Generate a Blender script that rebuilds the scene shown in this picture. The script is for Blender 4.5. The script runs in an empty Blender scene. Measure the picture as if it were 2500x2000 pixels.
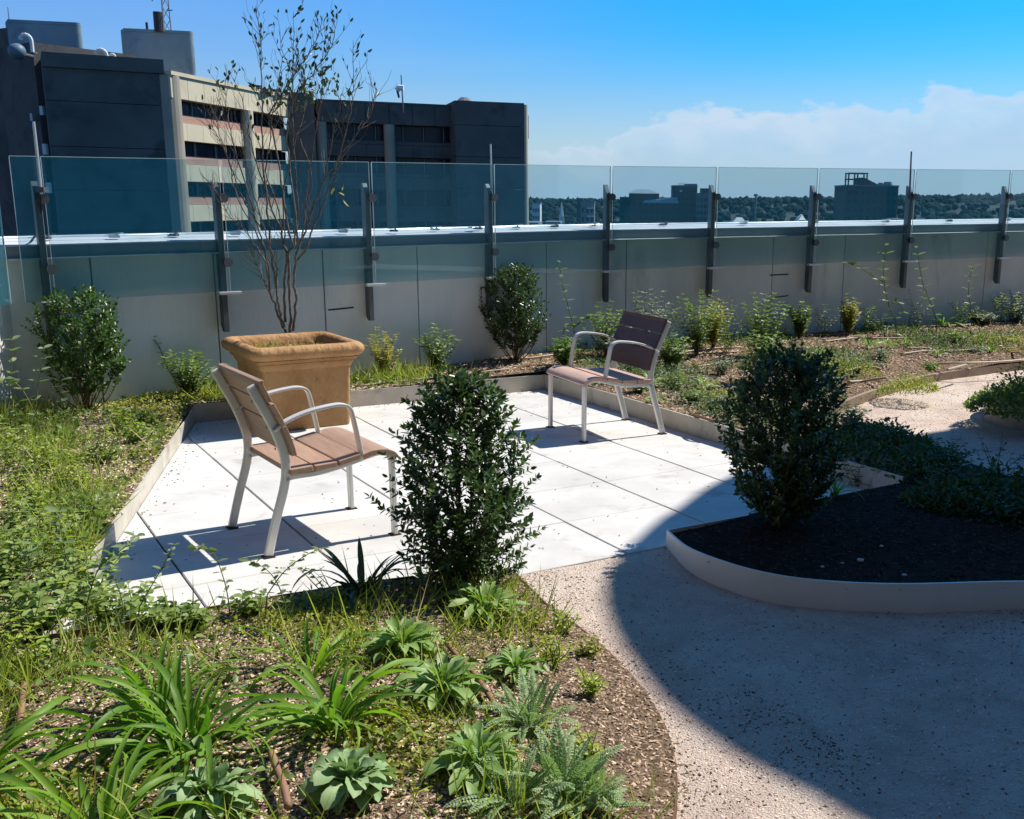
import bpy, bmesh, math, random
import numpy as np
from mathutils import Vector, Matrix
from mathutils.geometry import delaunay_2d_cdt
R0 = random.Random(7)
rng = np.random.default_rng(11)
SC = bpy.context.scene
COL = SC.collection
# ------------------------------------------------------------------ camera
F, PITCH, ROLL, H = 2613.1471, 0.2346468, 0.0129438, 1.6032717
CX, CY = 1499.965, 1114.869            # principal point of the 2500 x 2000 photograph
cp, sp = math.cos(PITCH), math.sin(PITCH)
cr, sr = math.cos(ROLL), math.sin(ROLL)
_rt = np.array([cr, sr * sp, sr * cp]); _up = np.array([-sr, cr * sp, cr * cp]); _fw = np.array([0, cp, -sp])
cam = bpy.data.cameras.new('camera'); camo = bpy.data.objects.new('camera', cam); COL.objects.link(camo)
m = Matrix.Identity(4)
for i in range(3):
    m[i][0] = _rt[i]; m[i][1] = _up[i]; m[i][2] = -_fw[i]
m[2][3] = H
camo.matrix_world = m
cam.sensor_fit = 'HORIZONTAL'; cam.sensor_width = 36.0; cam.lens = F / 2500 * 36
cam.shift_x = (1250 - CX) / 2500; cam.shift_y = (CY - 1000) / 2500
cam.clip_start = 0.05; cam.clip_end = 9000
SC.camera = camo
# ------------------------------------------------------------------ light
SUN_AZ = math.atan2(0.529, 0.849)      # angle from +X of the direction towards the sun
SUN_EL = math.radians(50.6)
sun = bpy.data.lights.new('sun', 'SUN'); sun.energy = 5.0; sun.angle = math.radians(0.55); sun.color = (1.0, 0.94, 0.85)
suno = bpy.data.objects.new('sun', sun); COL.objects.link(suno)
sd = Vector((math.cos(SUN_EL) * math.cos(SUN_AZ), math.cos(SUN_EL) * math.sin(SUN_AZ), math.sin(SUN_EL)))
suno.rotation_euler = sd.to_track_quat('Z', 'Y').to_euler(); suno.location = (20, 12, 30)
W = bpy.data.worlds.new('World'); SC.world = W; W.use_nodes = True
SC.view_settings.view_transform = 'Standard'; SC.view_settings.look = 'None'
SC.view_settings.exposure = 0.5; SC.view_settings.gamma = 1.0; SC.view_settings.use_curve_mapping = False
SC.cycles.max_bounces = 7; SC.cycles.diffuse_bounces = 3; SC.cycles.glossy_bounces = 3
SC.cycles.transmission_bounces = 4; SC.cycles.transparent_max_bounces = 14
SC.cycles.caustics_reflective = False; SC.cycles.caustics_refractive = False
SC.cycles.use_denoising = True


class NT:
    """tiny node-graph helper"""
    def __init__(s, tree):
        s.t = tree; s.n = tree.nodes; s.l = tree.links

    def new(s, typ, _ins=None, **kw):
        nd = s.n.new(typ)
        for k, v in kw.items():
            setattr(nd, k, v)
        for k, v in (_ins or {}).items():
            s.put(nd.inputs[k], v)
        return nd

    def put(s, sock, v):
        if hasattr(v, 'default_value') or isinstance(v, bpy.types.NodeSocket):
            s.l.new(v, sock)
        else:
            if sock.type == 'RGBA' and len(v) == 3:
                v = (*v, 1)
            sock.default_value = v

    def math(s, op, a, b=0.0, c=None, clamp=False):
        nd = s.n.new('ShaderNodeMath'); nd.operation = op; nd.use_clamp = clamp
        s.put(nd.inputs[0], a); s.put(nd.inputs[1], b)
        if c is not None:
            s.put(nd.inputs[2], c)
        return nd.outputs[0]

    def mix(s, f, a, b, blend='MIX'):
        nd = s.n.new('ShaderNodeMix'); nd.data_type = 'RGBA'; nd.blend_type = blend
        s.put(nd.inputs[0], f); s.put(nd.inputs[6], a); s.put(nd.inputs[7], b)
        return nd.outputs[2]

    def ramp(s, f, lo, hi, a=0.0, b=1.0):
        nd = s.n.new('ShaderNodeMapRange'); nd.interpolation_type = 'SMOOTHSTEP'
        s.put(nd.inputs[0], f); nd.inputs[1].default_value = lo; nd.inputs[2].default_value = hi
        nd.inputs[3].default_value = a; nd.inputs[4].default_value = b
        return nd.outputs[0]

    def noise(s, vec, scale, detail=4, rough=0.55, dist=0.0, out=0):
        nd = s.n.new('ShaderNodeTexNoise'); s.put(nd.inputs['Vector'], vec)
        nd.inputs['Scale'].default_value = scale; nd.inputs['Detail'].default_value = detail
        nd.inputs['Roughness'].default_value = rough; nd.inputs['Distortion'].default_value = dist
        return nd.outputs[out]


def make_world():
    g = NT(W.node_tree); g.n.clear()
    out = g.new('ShaderNodeOutputWorld'); bg = g.new('ShaderNodeBackground')
    sky = g.new('ShaderNodeTexSky'); sky.sky_type = 'NISHITA'; sky.sun_disc = False
    sky.sun_elevation = SUN_EL; sky.sun_rotation = math.pi / 2 - SUN_AZ
    sky.altitude = 100; sky.air_density = 1.0; sky.dust_density = 0.6; sky.ozone_density = 2.0
    tc = g.new('ShaderNodeTexCoord'); sx = g.new('ShaderNodeSeparateXYZ', {0: tc.outputs['Generated']})
    az = g.math('ARCTAN2', sx.outputs[0], sx.outputs[1])          # 0 = ahead, + = right
    el = g.math('ARCSINE', sx.outputs[2])
    # a deeper azure sky, cyan towards the right
    tint = g.mix(g.ramp(az, -0.45, 0.15), (0.55, 0.92, 1.45), (0.09, 0.87, 1.45))
    tint = g.mix(g.ramp(el, 0.02, 0.17), (0.70, 0.90, 1.18), tint)
    col = g.mix(1.0, sky.outputs[0], tint, 'MULTIPLY')
    # cumulus bank low on the right, thin veils elsewhere
    v = g.new('ShaderNodeCombineXYZ', {0: az, 1: g.math('MULTIPLY', el, 1.7), 2: 0.0}).outputs[0]
    v2 = g.new('ShaderNodeCombineXYZ', {0: g.math('MULTIPLY', az, 0.55), 1: g.math('MULTIPLY', el, 2.4), 2: 3.3}).outputs[0]
    n1 = g.noise(v, 17, 6, 0.52, 0.3); n2 = g.noise(v, 42, 5, 0.55); n3 = g.noise(v2, 5.5, 5, 0.55)
    edge = g.math('ADD', 0.052, g.math('MULTIPLY', g.math('SUBTRACT', n1, 0.5), 0.062))
    edge = g.math('ADD', edge, g.math('MULTIPLY', g.math('SUBTRACT', n2, 0.5), 0.034))
    edge = g.math('ADD', edge, g.math('MULTIPLY', g.ramp(az, -0.02, 0.04), 0.030))
    edge = g.math('ADD', edge, g.math('MULTIPLY', g.ramp(az, 0.16, 0.34), 0.018))
    d = g.math('SUBTRACT', edge, el)
    bank = g.math('MULTIPLY', g.ramp(d, -0.001, 0.012), g.ramp(az, -0.14, -0.05))
    body = g.math('MULTIPLY', bank, g.ramp(n3, 0.28, 0.62, 0.45, 0.95))
    rim = g.math('MULTIPLY', bank, g.ramp(d, 0.03, 0.0))
    cov = g.math('MAXIMUM', body, rim)
    veil = g.math('MULTIPLY', g.math('MULTIPLY', g.ramp(n3, 0.48, 0.75), g.ramp(el, 0.17, 0.05)), g.ramp(az, 0.10, 0.30, 0.15, 0.75))
    cov = g.math('MAXIMUM', cov, veil)
    haze = g.ramp(el, 0.13, -0.01, 0.0, 0.42)
    cov = g.math('MULTIPLY', g.math('MAXIMUM', cov, haze), g.ramp(el, 0.6, 0.25), clamp=True)
    cloudc = g.mix(g.ramp(d, 0.05, 0.0), (4.1, 5.9, 7.9), (5.7, 6.9, 8.3))
    col = g.mix(cov, col, cloudc)
    g.l.new(col, bg.inputs[0]); bg.inputs[1].default_value = 0.076
    g.l.new(bg.outputs[0], out.inputs[0])


make_world()

# ------------------------------------------------------------------ photograph geometry: pixel -> place
def ray(x, y):
    return (x - CX) / F * _rt + (CY - y) / F * _up + _fw


def G(x, y, z=0.0):
    """the point of height z seen at photo pixel (x, y)"""
    d = ray(x, y); t = (z - H) / d[2]
    return np.array([d[0] * t, d[1] * t, z])


def AT(x, y, Y):
    """the point at distance Y (world y) seen at photo pixel (x, y)"""
    d = ray(x, y); t = Y / d[1]
    return np.array([d[0] * t, Y, H + d[2] * t])


YAW = 2.1452410519
Dv = np.array([math.cos(YAW), math.sin(YAW)]); Nv = np.array([-Dv[1], Dv[0]])
def UV(u, v, z=0.0):
    p = u * Dv + v * Nv
    return np.array([p[0], p[1], z])


# ------------------------------------------------------------------ object helpers
def tag(o, label=None, cat=None, group=None, kind=None):
    if label: o['label'] = label
    if cat: o['category'] = cat
    if group: o['group'] = group
    if kind: o['kind'] = kind
    return o


def empty(name, loc=(0, 0, 0), rz=0.0, label=None, cat=None, group=None):
    o = bpy.data.objects.new(name, None); COL.objects.link(o)
    o.location = loc; o.rotation_euler = (0, 0, rz); o.empty_display_size = 0.1
    return tag(o, label, cat, group)


class MB:
    def __init__(s):
        s.v = []; s.f = []; s.n = 0; s.sm = False

    def add(s, v, f):
        v = np.asarray(v, float).reshape(-1, 3); n = s.n
        s.v.append(v); s.f.extend([tuple(int(i) + n for i in q) for q in f]); s.n += len(v)
        return s

    def box(s, c, d, rz=0.0, M=None):
        x, y, z = d[0] / 2, d[1] / 2, d[2] / 2
        v = np.array([[-x, -y, -z], [x, -y, -z], [x, y, -z], [-x, y, -z], [-x, -y, z], [x, -y, z], [x, y, z], [-x, y, z]])
        if rz:
            a, b = math.cos(rz), math.sin(rz)
            v = np.stack([v[:, 0] * a - v[:, 1] * b, v[:, 0] * b + v[:, 1] * a, v[:, 2]], 1)
        v = v + np.array(c)
        return s.add(v, [(0, 3, 2, 1), (4, 5, 6, 7), (0, 1, 5, 4), (1, 2, 6, 5), (2, 3, 7, 6), (3, 0, 4, 7)])

    def hexa(s, lo, hi):
        """prism between two quads/polygons given as lists of points (same order, lo below hi)"""
        n = len(lo)
        f = [tuple(range(n))[::-1], tuple(range(n, 2 * n))]
        for i in range(n):
            j = (i + 1) % n; f.append((i, j, n + j, n + i))
        return s.add(np.vstack([lo, hi]), f)

    def prism(s, poly, z0, z1):
        p = np.array([(a[0], a[1]) for a in poly], float)
        ar = sum(p[i][0] * p[(i + 1) % len(p)][1] - p[(i + 1) % len(p)][0] * p[i][1] for i in range(len(p)))
        if ar < 0: p = p[::-1]
        lo = np.column_stack([p, np.full(len(p), z0)]); hi = np.column_stack([p, np.full(len(p), z1)])
        return s.hexa(lo, hi)

    def tube(s, pts, r, n=6, cap=True):
        pts = np.asarray(pts, float); k = len(pts)
        r = np.full(k, r) if np.isscalar(r) else np.asarray(r, float)
        t = np.gradient(pts, axis=0); t /= np.linalg.norm(t, axis=1)[:, None] + 1e-12
        ref = np.array([0, 0, 1.0]) if abs(t[0][2]) < 0.9 else np.array([1.0, 0, 0])
        vs = []
        a = np.cross(t[0], ref); a /= np.linalg.norm(a)
        for i in range(k):
            a = a - t[i] * (a @ t[i]); a /= np.linalg.norm(a) + 1e-12
            b = np.cross(t[i], a)
            for j in range(n):
                w = 2 * math.pi * j / n
                vs.append(pts[i] + r[i] * (math.cos(w) * a + math.sin(w) * b))
        f = []
        for i in range(k - 1):
            for j in range(n):
                j2 = (j + 1) % n
                f.append((i * n + j, i * n + j2, (i + 1) * n + j2, (i + 1) * n + j))
        if cap:
            f.append(tuple(range(n))[::-1]); f.append(tuple((k - 1) * n + j for j in range(n)))
        return s.add(vs, f)

    def bar(s, pts, w, h, side):
        """rectangular bar swept along pts; w along vector side, h across it"""
        pts = np.asarray(pts, float); k = len(pts); side = np.asarray(side, float)
        w = np.full(k, w) if np.isscalar(w) else np.asarray(w, float)
        t = np.gradient(pts, axis=0); t /= np.linalg.norm(t, axis=1)[:, None]
        vs = []
        for i in range(k):
            b = np.cross(t[i], side); b /= np.linalg.norm(b)
            for sx, sy in ((-1, -1), (1, -1), (1, 1), (-1, 1)):
                vs.append(pts[i] + side * sx * w[i] / 2 + b * sy * h / 2)
        f = []
        for i in range(k - 1):
            for j in range(4):
                j2 = (j + 1) % 4
                f.append((i * 4 + j, i * 4 + j2, (i + 1) * 4 + j2, (i + 1) * 4 + j))
        f.append((3, 2, 1, 0)); f.append(tuple((k - 1) * 4 + j for j in range(4)))
        return s.add(vs, f)

    def disc(s, c, axis, r, h, n=14):
        axis = np.array(axis, float); axis /= np.linalg.norm(axis)
        return s.tube([np.array(c) - axis * h / 2, np.array(c) + axis * h / 2], r, n)

    def mesh(s, name, mat, smooth=False):
        me = bpy.data.meshes.new(name)
        v = np.vstack(s.v) if s.v else np.zeros((0, 3))
        me.from_pydata(v.tolist(), [], s.f)
        if len(v) < 4000:
            bm = bmesh.new(); bm.from_mesh(me); bmesh.ops.recalc_face_normals(bm, faces=bm.faces); bm.to_mesh(me); bm.free()
        if mat is not None: me.materials.append(mat)
        if smooth: me.polygons.foreach_set('use_smooth', [True] * len(me.polygons))
        me.update()
        return me

    def build(s, name, mat, parent=None, smooth=False, bevel=0.0, **kw):
        o = bpy.data.objects.new(name, s.mesh(name, mat, smooth)); COL.objects.link(o)
        if parent is not None: o.parent = parent
        if bevel:
            b = o.modifiers.new('bevel', 'BEVEL'); b.width = bevel; b.segments = 2; b.limit_method = 'ANGLE'
            b.angle_limit = math.radians(40)
        return tag(o, kw.get('label'), kw.get('cat'), kw.get('group'), kw.get('kind'))


def fast_mesh(name, v, f, mat, smooth=False):
    """v: (n,3) array, f: (m,k) int array of equal-size polygons"""
    me = bpy.data.meshes.new(name)
    v = np.asarray(v, np.float32); f = np.asarray(f, np.int32); m, k = f.shape
    me.vertices.add(len(v)); me.vertices.foreach_set('co', v.ravel())
    me.loops.add(m * k); me.loops.foreach_set('vertex_index', f.ravel())
    me.polygons.add(m); me.polygons.foreach_set('loop_start', np.arange(0, m * k, k, dtype=np.int32))
    if smooth: me.polygons.foreach_set('use_smooth', np.ones(m, bool))
    if mat is not None: me.materials.append(mat)
    me.update(calc_edges=True); me.validate()
    return me


def link(name, me, parent=None, M=None, **kw):
    o = bpy.data.objects.new(name, me); COL.objects.link(o)
    if parent is not None: o.parent = parent
    if M is not None: o.matrix_local = M
    return tag(o, kw.get('label'), kw.get('cat'), kw.get('group'), kw.get('kind'))


# ------------------------------------------------------------------ materials
def surf(name, c1, c2=None, scale=3.0, rough=0.8, bump=0.0, bscale=40.0, spec=0.3, metal=0.0, island=0.0,
         stain=None, sscale=0.8, srange=(0.5, 0.7), detail=6, vor=None, stretch=None, objrand=0.0, bdist=0.02):
    mt = bpy.data.materials.new(name); mt.use_nodes = True; g = NT(mt.node_tree)
    bs = g.n['Principled BSDF']
    tc = g.new('ShaderNodeTexCoord'); vec = tc.outputs['Object']
    if stretch:
        vec = g.new('ShaderNodeMapping', {0: vec, 3: stretch}).outputs[0]
    col = (*c1, 1)
    if c2 is not None:
        nz = g.noise(vec, scale, detail)
        col = g.mix(g.ramp(nz, 0.3, 0.7), c1, c2)
    if vor:
        vn = g.new('ShaderNodeTexVoronoi', {0: vec}); vn.inputs['Scale'].default_value = vor[0]
        wn = g.new('ShaderNodeSeparateColor', {0: vn.outputs['Color']})
        col = g.mix(g.ramp(wn.outputs[0], vor[1], vor[1] + 0.08, 0.0, vor[3]), col, vor[2])
    if stain is not None:
        sn = g.noise(vec, sscale, 5, 0.6, 0.6)
        col = g.mix(g.ramp(sn, srange[0], srange[1]), col, stain)
    if island:
        ge = g.new('ShaderNodeNewGeometry')
        hsv = g.new('ShaderNodeHueSaturation', {4: col})
        g.put(hsv.inputs['Value'], g.ramp(ge.outputs['Random Per Island'], 0, 1, 1 - island, 1 + island))
        col = hsv.outputs[0]
    if objrand:
        oi = g.new('ShaderNodeObjectInfo'); hsv = g.new('ShaderNodeHueSaturation', {4: col})
        g.put(hsv.inputs['Value'], g.math('MULTIPLY_ADD', oi.outputs['Random'], 2 * objrand, 1 - objrand))
        col = hsv.outputs[0]
    g.put(bs.inputs['Base Color'], col)
    bs.inputs['Roughness'].default_value = rough; bs.inputs['Metallic'].default_value = metal
    bs.inputs['Specular IOR Level'].default_value = spec
    if bump:
        bn = g.noise(vec, bscale, 8, 0.6)
        b = g.new('ShaderNodeBump', {'Height': bn}); b.inputs['Strength'].default_value = bump
        b.inputs['Distance'].default_value = bdist
        g.l.new(b.outputs[0], bs.inputs['Normal'])
    return mt


def leafmat(name, c1, c2, rough=0.45, trans=0.35, spec=0.4, tcol=None, obj=False):
    mt = bpy.data.materials.new(name); mt.use_nodes = True; g = NT(mt.node_tree)
    bs = g.n['Principled BSDF']; out = g.n['Material Output']
    ge = g.new('ShaderNodeNewGeometry')
    rnd = ge.outputs['Random Per Island']
    if obj:
        rnd = g.new('ShaderNodeObjectInfo').outputs['Random']
    tc = g.new('ShaderNodeTexCoord')
    nz = g.noise(tc.outputs['Object'], 9, 3)
    f = g.math('ADD', g.math('MULTIPLY', rnd, 0.75), g.math('MULTIPLY', g.math('SUBTRACT', nz, 0.35), 0.6), clamp=True)
    col = g.mix(f, c1, c2)
    g.put(bs.inputs['Base Color'], col); bs.inputs['Roughness'].default_value = rough
    bs.inputs['Specular IOR Level'].default_value = spec
    tr = g.new('ShaderNodeBsdfTranslucent')
    tcm = g.mix(1.0, col, tcol or (1.15, 1.35, 0.5), 'MULTIPLY'); g.put(tr.inputs[0], tcm)
    mx = g.new('ShaderNodeMixShader', {0: trans, 1: bs.outputs[0], 2: tr.outputs[0]})
    g.l.new(mx.outputs[0], out.inputs[0])
    return mt


M = {}
M['paver'] = surf('paver_concrete', (0.52, 0.505, 0.48), (0.61, 0.595, 0.565), 3.2, 0.85, 0.2, 200, 0.2, stain=(0.44, 0.42, 0.385), sscale=4.5, srange=(0.55, 0.75), objrand=0.06, bdist=0.005)
M['joint'] = surf('joint_sand', (0.13, 0.12, 0.105), (0.07, 0.065, 0.06), 30, 0.95, 0.3, 200)
M['kerb'] = surf('kerb_painted_steel', (0.42, 0.385, 0.32), (0.52, 0.48, 0.41), 5, 0.55, 0.08, 60, 0.4, stain=(0.26, 0.225, 0.18), sscale=4, srange=(0.52, 0.72))
M['kerbwhite'] = surf('kerb_pale_steel', (0.74, 0.73, 0.69), (0.80, 0.79, 0.75), 3, 0.4, 0.05, 60, 0.5, stain=(0.62, 0.60, 0.55), sscale=2.0, srange=(0.6, 0.85))
M['rust'] = surf('rusty_edging', (0.11, 0.06, 0.035), (0.16, 0.09, 0.05), 12, 0.8, 0.3, 80, 0.3)
M['timber_edge'] = surf('path_edging', (0.30, 0.235, 0.18), (0.24, 0.185, 0.14), 6, 0.8, 0.2, 80, 0.2)
M['gravel'] = surf('path_gravel', (0.72, 0.575, 0.475), (0.56, 0.435, 0.36), 7.5, 0.95, 1.0, 120, 0.12, stain=(0.74, 0.63, 0.53), sscale=1.6, srange=(0.40, 0.70), bdist=0.02, detail=12)
M['pebble'] = surf('path_stones', (0.82, 0.70, 0.59), (0.60, 0.485, 0.40), 30, 0.9, 0, 1, 0.2, island=0.28)
M['pebble_dark'] = surf('path_dark_chips', (0.16, 0.125, 0.10), (0.09, 0.07, 0.06), 30, 0.9, 0, 1, 0.2, island=0.4)
M['soil'] = surf('mulch_soil', (0.115, 0.075, 0.046), (0.20, 0.135, 0.085), 22, 0.95, 1.0, 90, 0.1, vor=(90, 0.6, (0.30, 0.215, 0.14), 0.7), bdist=0.02)
M['shaded_soil'] = surf('planter_shaded_soil', (0.020, 0.015, 0.012), (0.045, 0.033, 0.025), 22, 0.95, 1.0, 90, 0.1, bdist=0.02)  # shade over the planter put into this darker soil colour
M['shaded_chip'] = surf('planter_shaded_mulch', (0.085, 0.06, 0.045), (0.035, 0.025, 0.02), 60, 0.9, 0, 1, 0.15, island=0.7)  # bark chips darkened for the same planter shade
M['bcol'] = surf('building_column', (0.27, 0.24, 0.19), (0.33, 0.29, 0.23), 0.3, 0.9)
M['chip'] = surf('bark_chips', (0.43, 0.32, 0.235), (0.23, 0.155, 0.105), 60, 0.9, 0, 1, 0.15, island=0.65)
M['chip_pale'] = surf('pale_chips', (0.60, 0.51, 0.36), (0.36, 0.285, 0.185), 60, 0.9, 0, 1, 0.15, island=0.5)
M['terracotta'] = surf('planter_ochre', (0.35, 0.18, 0.07), (0.45, 0.26, 0.115), 5, 0.75, 0.9, 20, 0.35, stain=(0.20, 0.09, 0.045), sscale=7, srange=(0.56, 0.74), bdist=0.02, stretch=(1, 1, 0.55))
M['wood'] = surf('slat_wood', (0.46, 0.30, 0.235), (0.54, 0.37, 0.30), 3.5, 0.5, 0.12, 90, 0.4, stretch=(2, 22, 22), objrand=0.06, bdist=0.003)
M['wood_grey'] = surf('slat_wood_weathered', (0.335, 0.205, 0.135), (0.40, 0.26, 0.18), 3.5, 0.55, 0.12, 90, 0.35, stretch=(2, 22, 22), objrand=0.06, bdist=0.003)
M['wood_shaded'] = surf('slat_wood_shaded', (0.085, 0.05, 0.047), (0.12, 0.07, 0.062), 3.5, 0.5, 0.12, 90, 0.4, stretch=(2, 22, 22), objrand=0.06, bdist=0.003)  # wood darkened: shade of the far chair's back is in the colour
M['alu'] = surf('frame_aluminium', (0.62, 0.61, 0.58), (0.68, 0.67, 0.64), 8, 0.42, 0.04, 120, 0.5, metal=0.25)
M['steel'] = surf('post_steel', (0.085, 0.105, 0.12), (0.12, 0.14, 0.16), 6, 0.45, 0.05, 60, 0.5, metal=0.5)
M['bright'] = surf('bright_steel', (0.62, 0.66, 0.70), (0.7, 0.73, 0.76), 9, 0.35, 0.0, 60, 0.6, metal=0.6)
M['coping'] = surf('coping_metal', (0.55, 0.56, 0.60), (0.64, 0.65, 0.68), 1.2, 0.6, 0.05, 30, 0.3, stain=(0.42, 0.43, 0.46), sscale=1.2)
M['fascia'] = surf('coping_fascia_shaded', (0.20, 0.25, 0.27), (0.26, 0.31, 0.33), 1.2, 0.75, 0.05, 30, 0.2)  # fascia shade put into the colour, darker than the coping sheet
M['concrete'] = surf('wall_concrete', (0.60, 0.67, 0.69), (0.76, 0.81, 0.81), 1.6, 0.85, 0.3, 22, 0.25, stain=(0.44, 0.48, 0.49), sscale=2.2, srange=(0.56, 0.76), objrand=0.07, stretch=(1, 1, 0.3))
M['concrete_lit'] = surf('wall_concrete_lit', (0.66, 0.66, 0.62), (0.72, 0.72, 0.68), 1.1, 0.85, 0.1, 30, 0.25)  # lit copy of the wall concrete, warm sunlit tone in the colour
M['black'] = surf('black_rubber', (0.02, 0.02, 0.022), None, rough=0.6)
M['tube'] = surf('drip_tube', (0.22, 0.115, 0.065), (0.27, 0.15, 0.09), 14, 0.5, 0.05, 60, 0.4)
M['tube_pale'] = surf('drip_tube_pale', (0.42, 0.33, 0.24), (0.34, 0.26, 0.18), 14, 0.5, 0.05, 60, 0.4)
M['bark'] = surf('tree_bark', (0.085, 0.07, 0.06), (0.19, 0.17, 0.155), 34, 0.85, 0.5, 90, 0.2)
M['twig'] = surf('twig_bark', (0.10, 0.07, 0.05), (0.15, 0.11, 0.075), 30, 0.85, 0.2, 90, 0.2)
M['stem'] = surf('green_stem', (0.10, 0.13, 0.04), (0.16, 0.15, 0.06), 20, 0.7)
M['straw'] = surf('dry_straw', (0.46, 0.38, 0.20), (0.36, 0.28, 0.14), 20, 0.8)
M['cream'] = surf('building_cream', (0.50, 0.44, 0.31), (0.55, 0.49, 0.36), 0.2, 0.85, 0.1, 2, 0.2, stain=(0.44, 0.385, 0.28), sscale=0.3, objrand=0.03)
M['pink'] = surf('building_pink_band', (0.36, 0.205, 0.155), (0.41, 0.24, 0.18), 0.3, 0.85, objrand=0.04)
M['bconc_shaded'] = surf('building_concrete_shaded', (0.085, 0.082, 0.078), (0.12, 0.116, 0.11), 0.25, 0.9, 0.2, 2.5, 0.15, stain=(0.065, 0.064, 0.065), sscale=0.3)  # cream concrete darkened: the shade of these walls is in the colour
M['bdark'] = surf('radome_shell', (0.08, 0.12, 0.17), None, rough=0.5)
M['bdark'] = surf('radome_shell', (0.10, 0.15, 0.20), None, rough=0.5)
M['brender_shaded'] = surf('building_render_shaded', (0.17, 0.235, 0.27), (0.25, 0.32, 0.35), 0.25, 0.85, 0.1, 1.5, 0.2, stain=(0.12, 0.17, 0.21), sscale=0.3)  # pale render darkened and blued, shade put into the colour
M['bglass'] = surf('building_window', (0.012, 0.014, 0.02), (0.03, 0.03, 0.042), 0.35, 0.25, 0.0, 1, 0.25)
M['bframe'] = surf('window_frame_dark', (0.03, 0.028, 0.03), None, rough=0.5)
M['bmullion'] = surf('window_frame_pale', (0.30, 0.30, 0.32), None, rough=0.5)
M['brick'] = surf('far_building_brick', (0.055, 0.042, 0.04), (0.08, 0.062, 0.056), 0.15, 0.9, objrand=0.1)
M['fargrey'] = surf('far_building_grey', (0.15, 0.16, 0.17), (0.20, 0.21, 0.22), 0.15, 0.9, objrand=0.15)
M['farwhite'] = surf('far_building_white', (0.55, 0.56, 0.56), (0.65, 0.65, 0.64), 0.15, 0.8, objrand=0.15)
M['metalroof'] = surf('far_roof', (0.22, 0.30, 0.33), (0.28, 0.36, 0.40), 0.2, 0.6)
M['city'] = surf('city_ground', (0.022, 0.03, 0.026), (0.04, 0.045, 0.042), 0.01, 0.95)
M['forest'] = surf('forest_canopy', (0.010, 0.022, 0.022), (0.017, 0.033, 0.029), 0.06, 0.95, 0.5, 0.3, 0.05, island=0.25, bdist=2.0)
M['roofdeck'] = surf('building_roof', (0.35, 0.35, 0.35), (0.42, 0.42, 0.42), 0.3, 0.9)
M['canopy'] = surf('canopy_panel', (0.10, 0.10, 0.11), (0.13, 0.13, 0.14), 0.5, 0.7)
M['box1'] = leafmat('boxwood_leaf', (0.024, 0.056, 0.018), (0.105, 0.165, 0.055), 0.32, 0.28, 0.5)
M['box1o'] = leafmat('boxwood_leaf_single', (0.028, 0.062, 0.020), (0.115, 0.18, 0.060), 0.32, 0.28, 0.5, obj=True)
M['box2'] = leafmat('boxwood_leaf_fresh', (0.035, 0.085, 0.02), (0.12, 0.21, 0.05), 0.35, 0.3, 0.5)
M['treeleaf'] = leafmat('tree_leaf', (0.028, 0.05, 0.022), (0.07, 0.11, 0.045), 0.4, 0.25, obj=True)
M['yellow'] = leafmat('yellow_shrub_leaf', (0.26, 0.26, 0.06), (0.50, 0.44, 0.13), 0.45, 0.4)
M['green'] = leafmat('shrub_leaf', (0.10, 0.165, 0.04), (0.25, 0.33, 0.09), 0.45, 0.38)
M['greengrey'] = leafmat('grey_leaf', (0.15, 0.19, 0.12), (0.28, 0.32, 0.21), 0.6, 0.3, tcol=(1.0, 1.15, 0.7))
M['greengrey_o'] = leafmat('weed_leaf', (0.14, 0.20, 0.09), (0.27, 0.34, 0.16), 0.45, 0.35, obj=True)
M['lily'] = leafmat('lily_blade', (0.07, 0.18, 0.015), (0.27, 0.42, 0.05), 0.48, 0.42, 0.3, obj=True)
M['lily_shaded'] = leafmat('lily_blade_shaded', (0.018, 0.042, 0.018), (0.035, 0.07, 0.025), 0.4, 0.3, 0.5, obj=True)  # lily green darkened, shade put into the leaf colour
M['lilyj'] = leafmat('lily_blade_mass', (0.09, 0.20, 0.03), (0.24, 0.38, 0.06), 0.4, 0.4, 0.5, obj=True)
M['rosette'] = leafmat('rosette_leaf', (0.16, 0.27, 0.07), (0.29, 0.41, 0.13), 0.5, 0.32, 0.4, obj=True)
M['rosette_blue'] = leafmat('blue_rosette_leaf', (0.21, 0.32, 0.14), (0.33, 0.45, 0.22), 0.55, 0.25, 0.3, tcol=(1, 1.15, .6), obj=True)
M['weedleaf'] = leafmat('fresh_weed_leaf', (0.17, 0.25, 0.06), (0.36, 0.44, 0.13), 0.5, 0.42, obj=True)
M['fern'] = leafmat('fern_leaf', (0.23, 0.33, 0.16), (0.38, 0.49, 0.25), 0.55, 0.35, 0.35, tcol=(1, 1.2, .6))
M['ground1'] = leafmat('ground_leaf', (0.17, 0.19, 0.025), (0.42, 0.42, 0.075), 0.5, 0.42)
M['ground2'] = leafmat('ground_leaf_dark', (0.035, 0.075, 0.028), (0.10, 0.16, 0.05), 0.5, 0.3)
M['grass'] = leafmat('grass_blade', (0.26, 0.32, 0.06), (0.50, 0.52, 0.15), 0.5, 0.4)
M['weedyellow'] = leafmat('weed_leaf_yellow', (0.26, 0.34, 0.04), (0.50, 0.56, 0.10), 0.45, 0.45)


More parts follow.
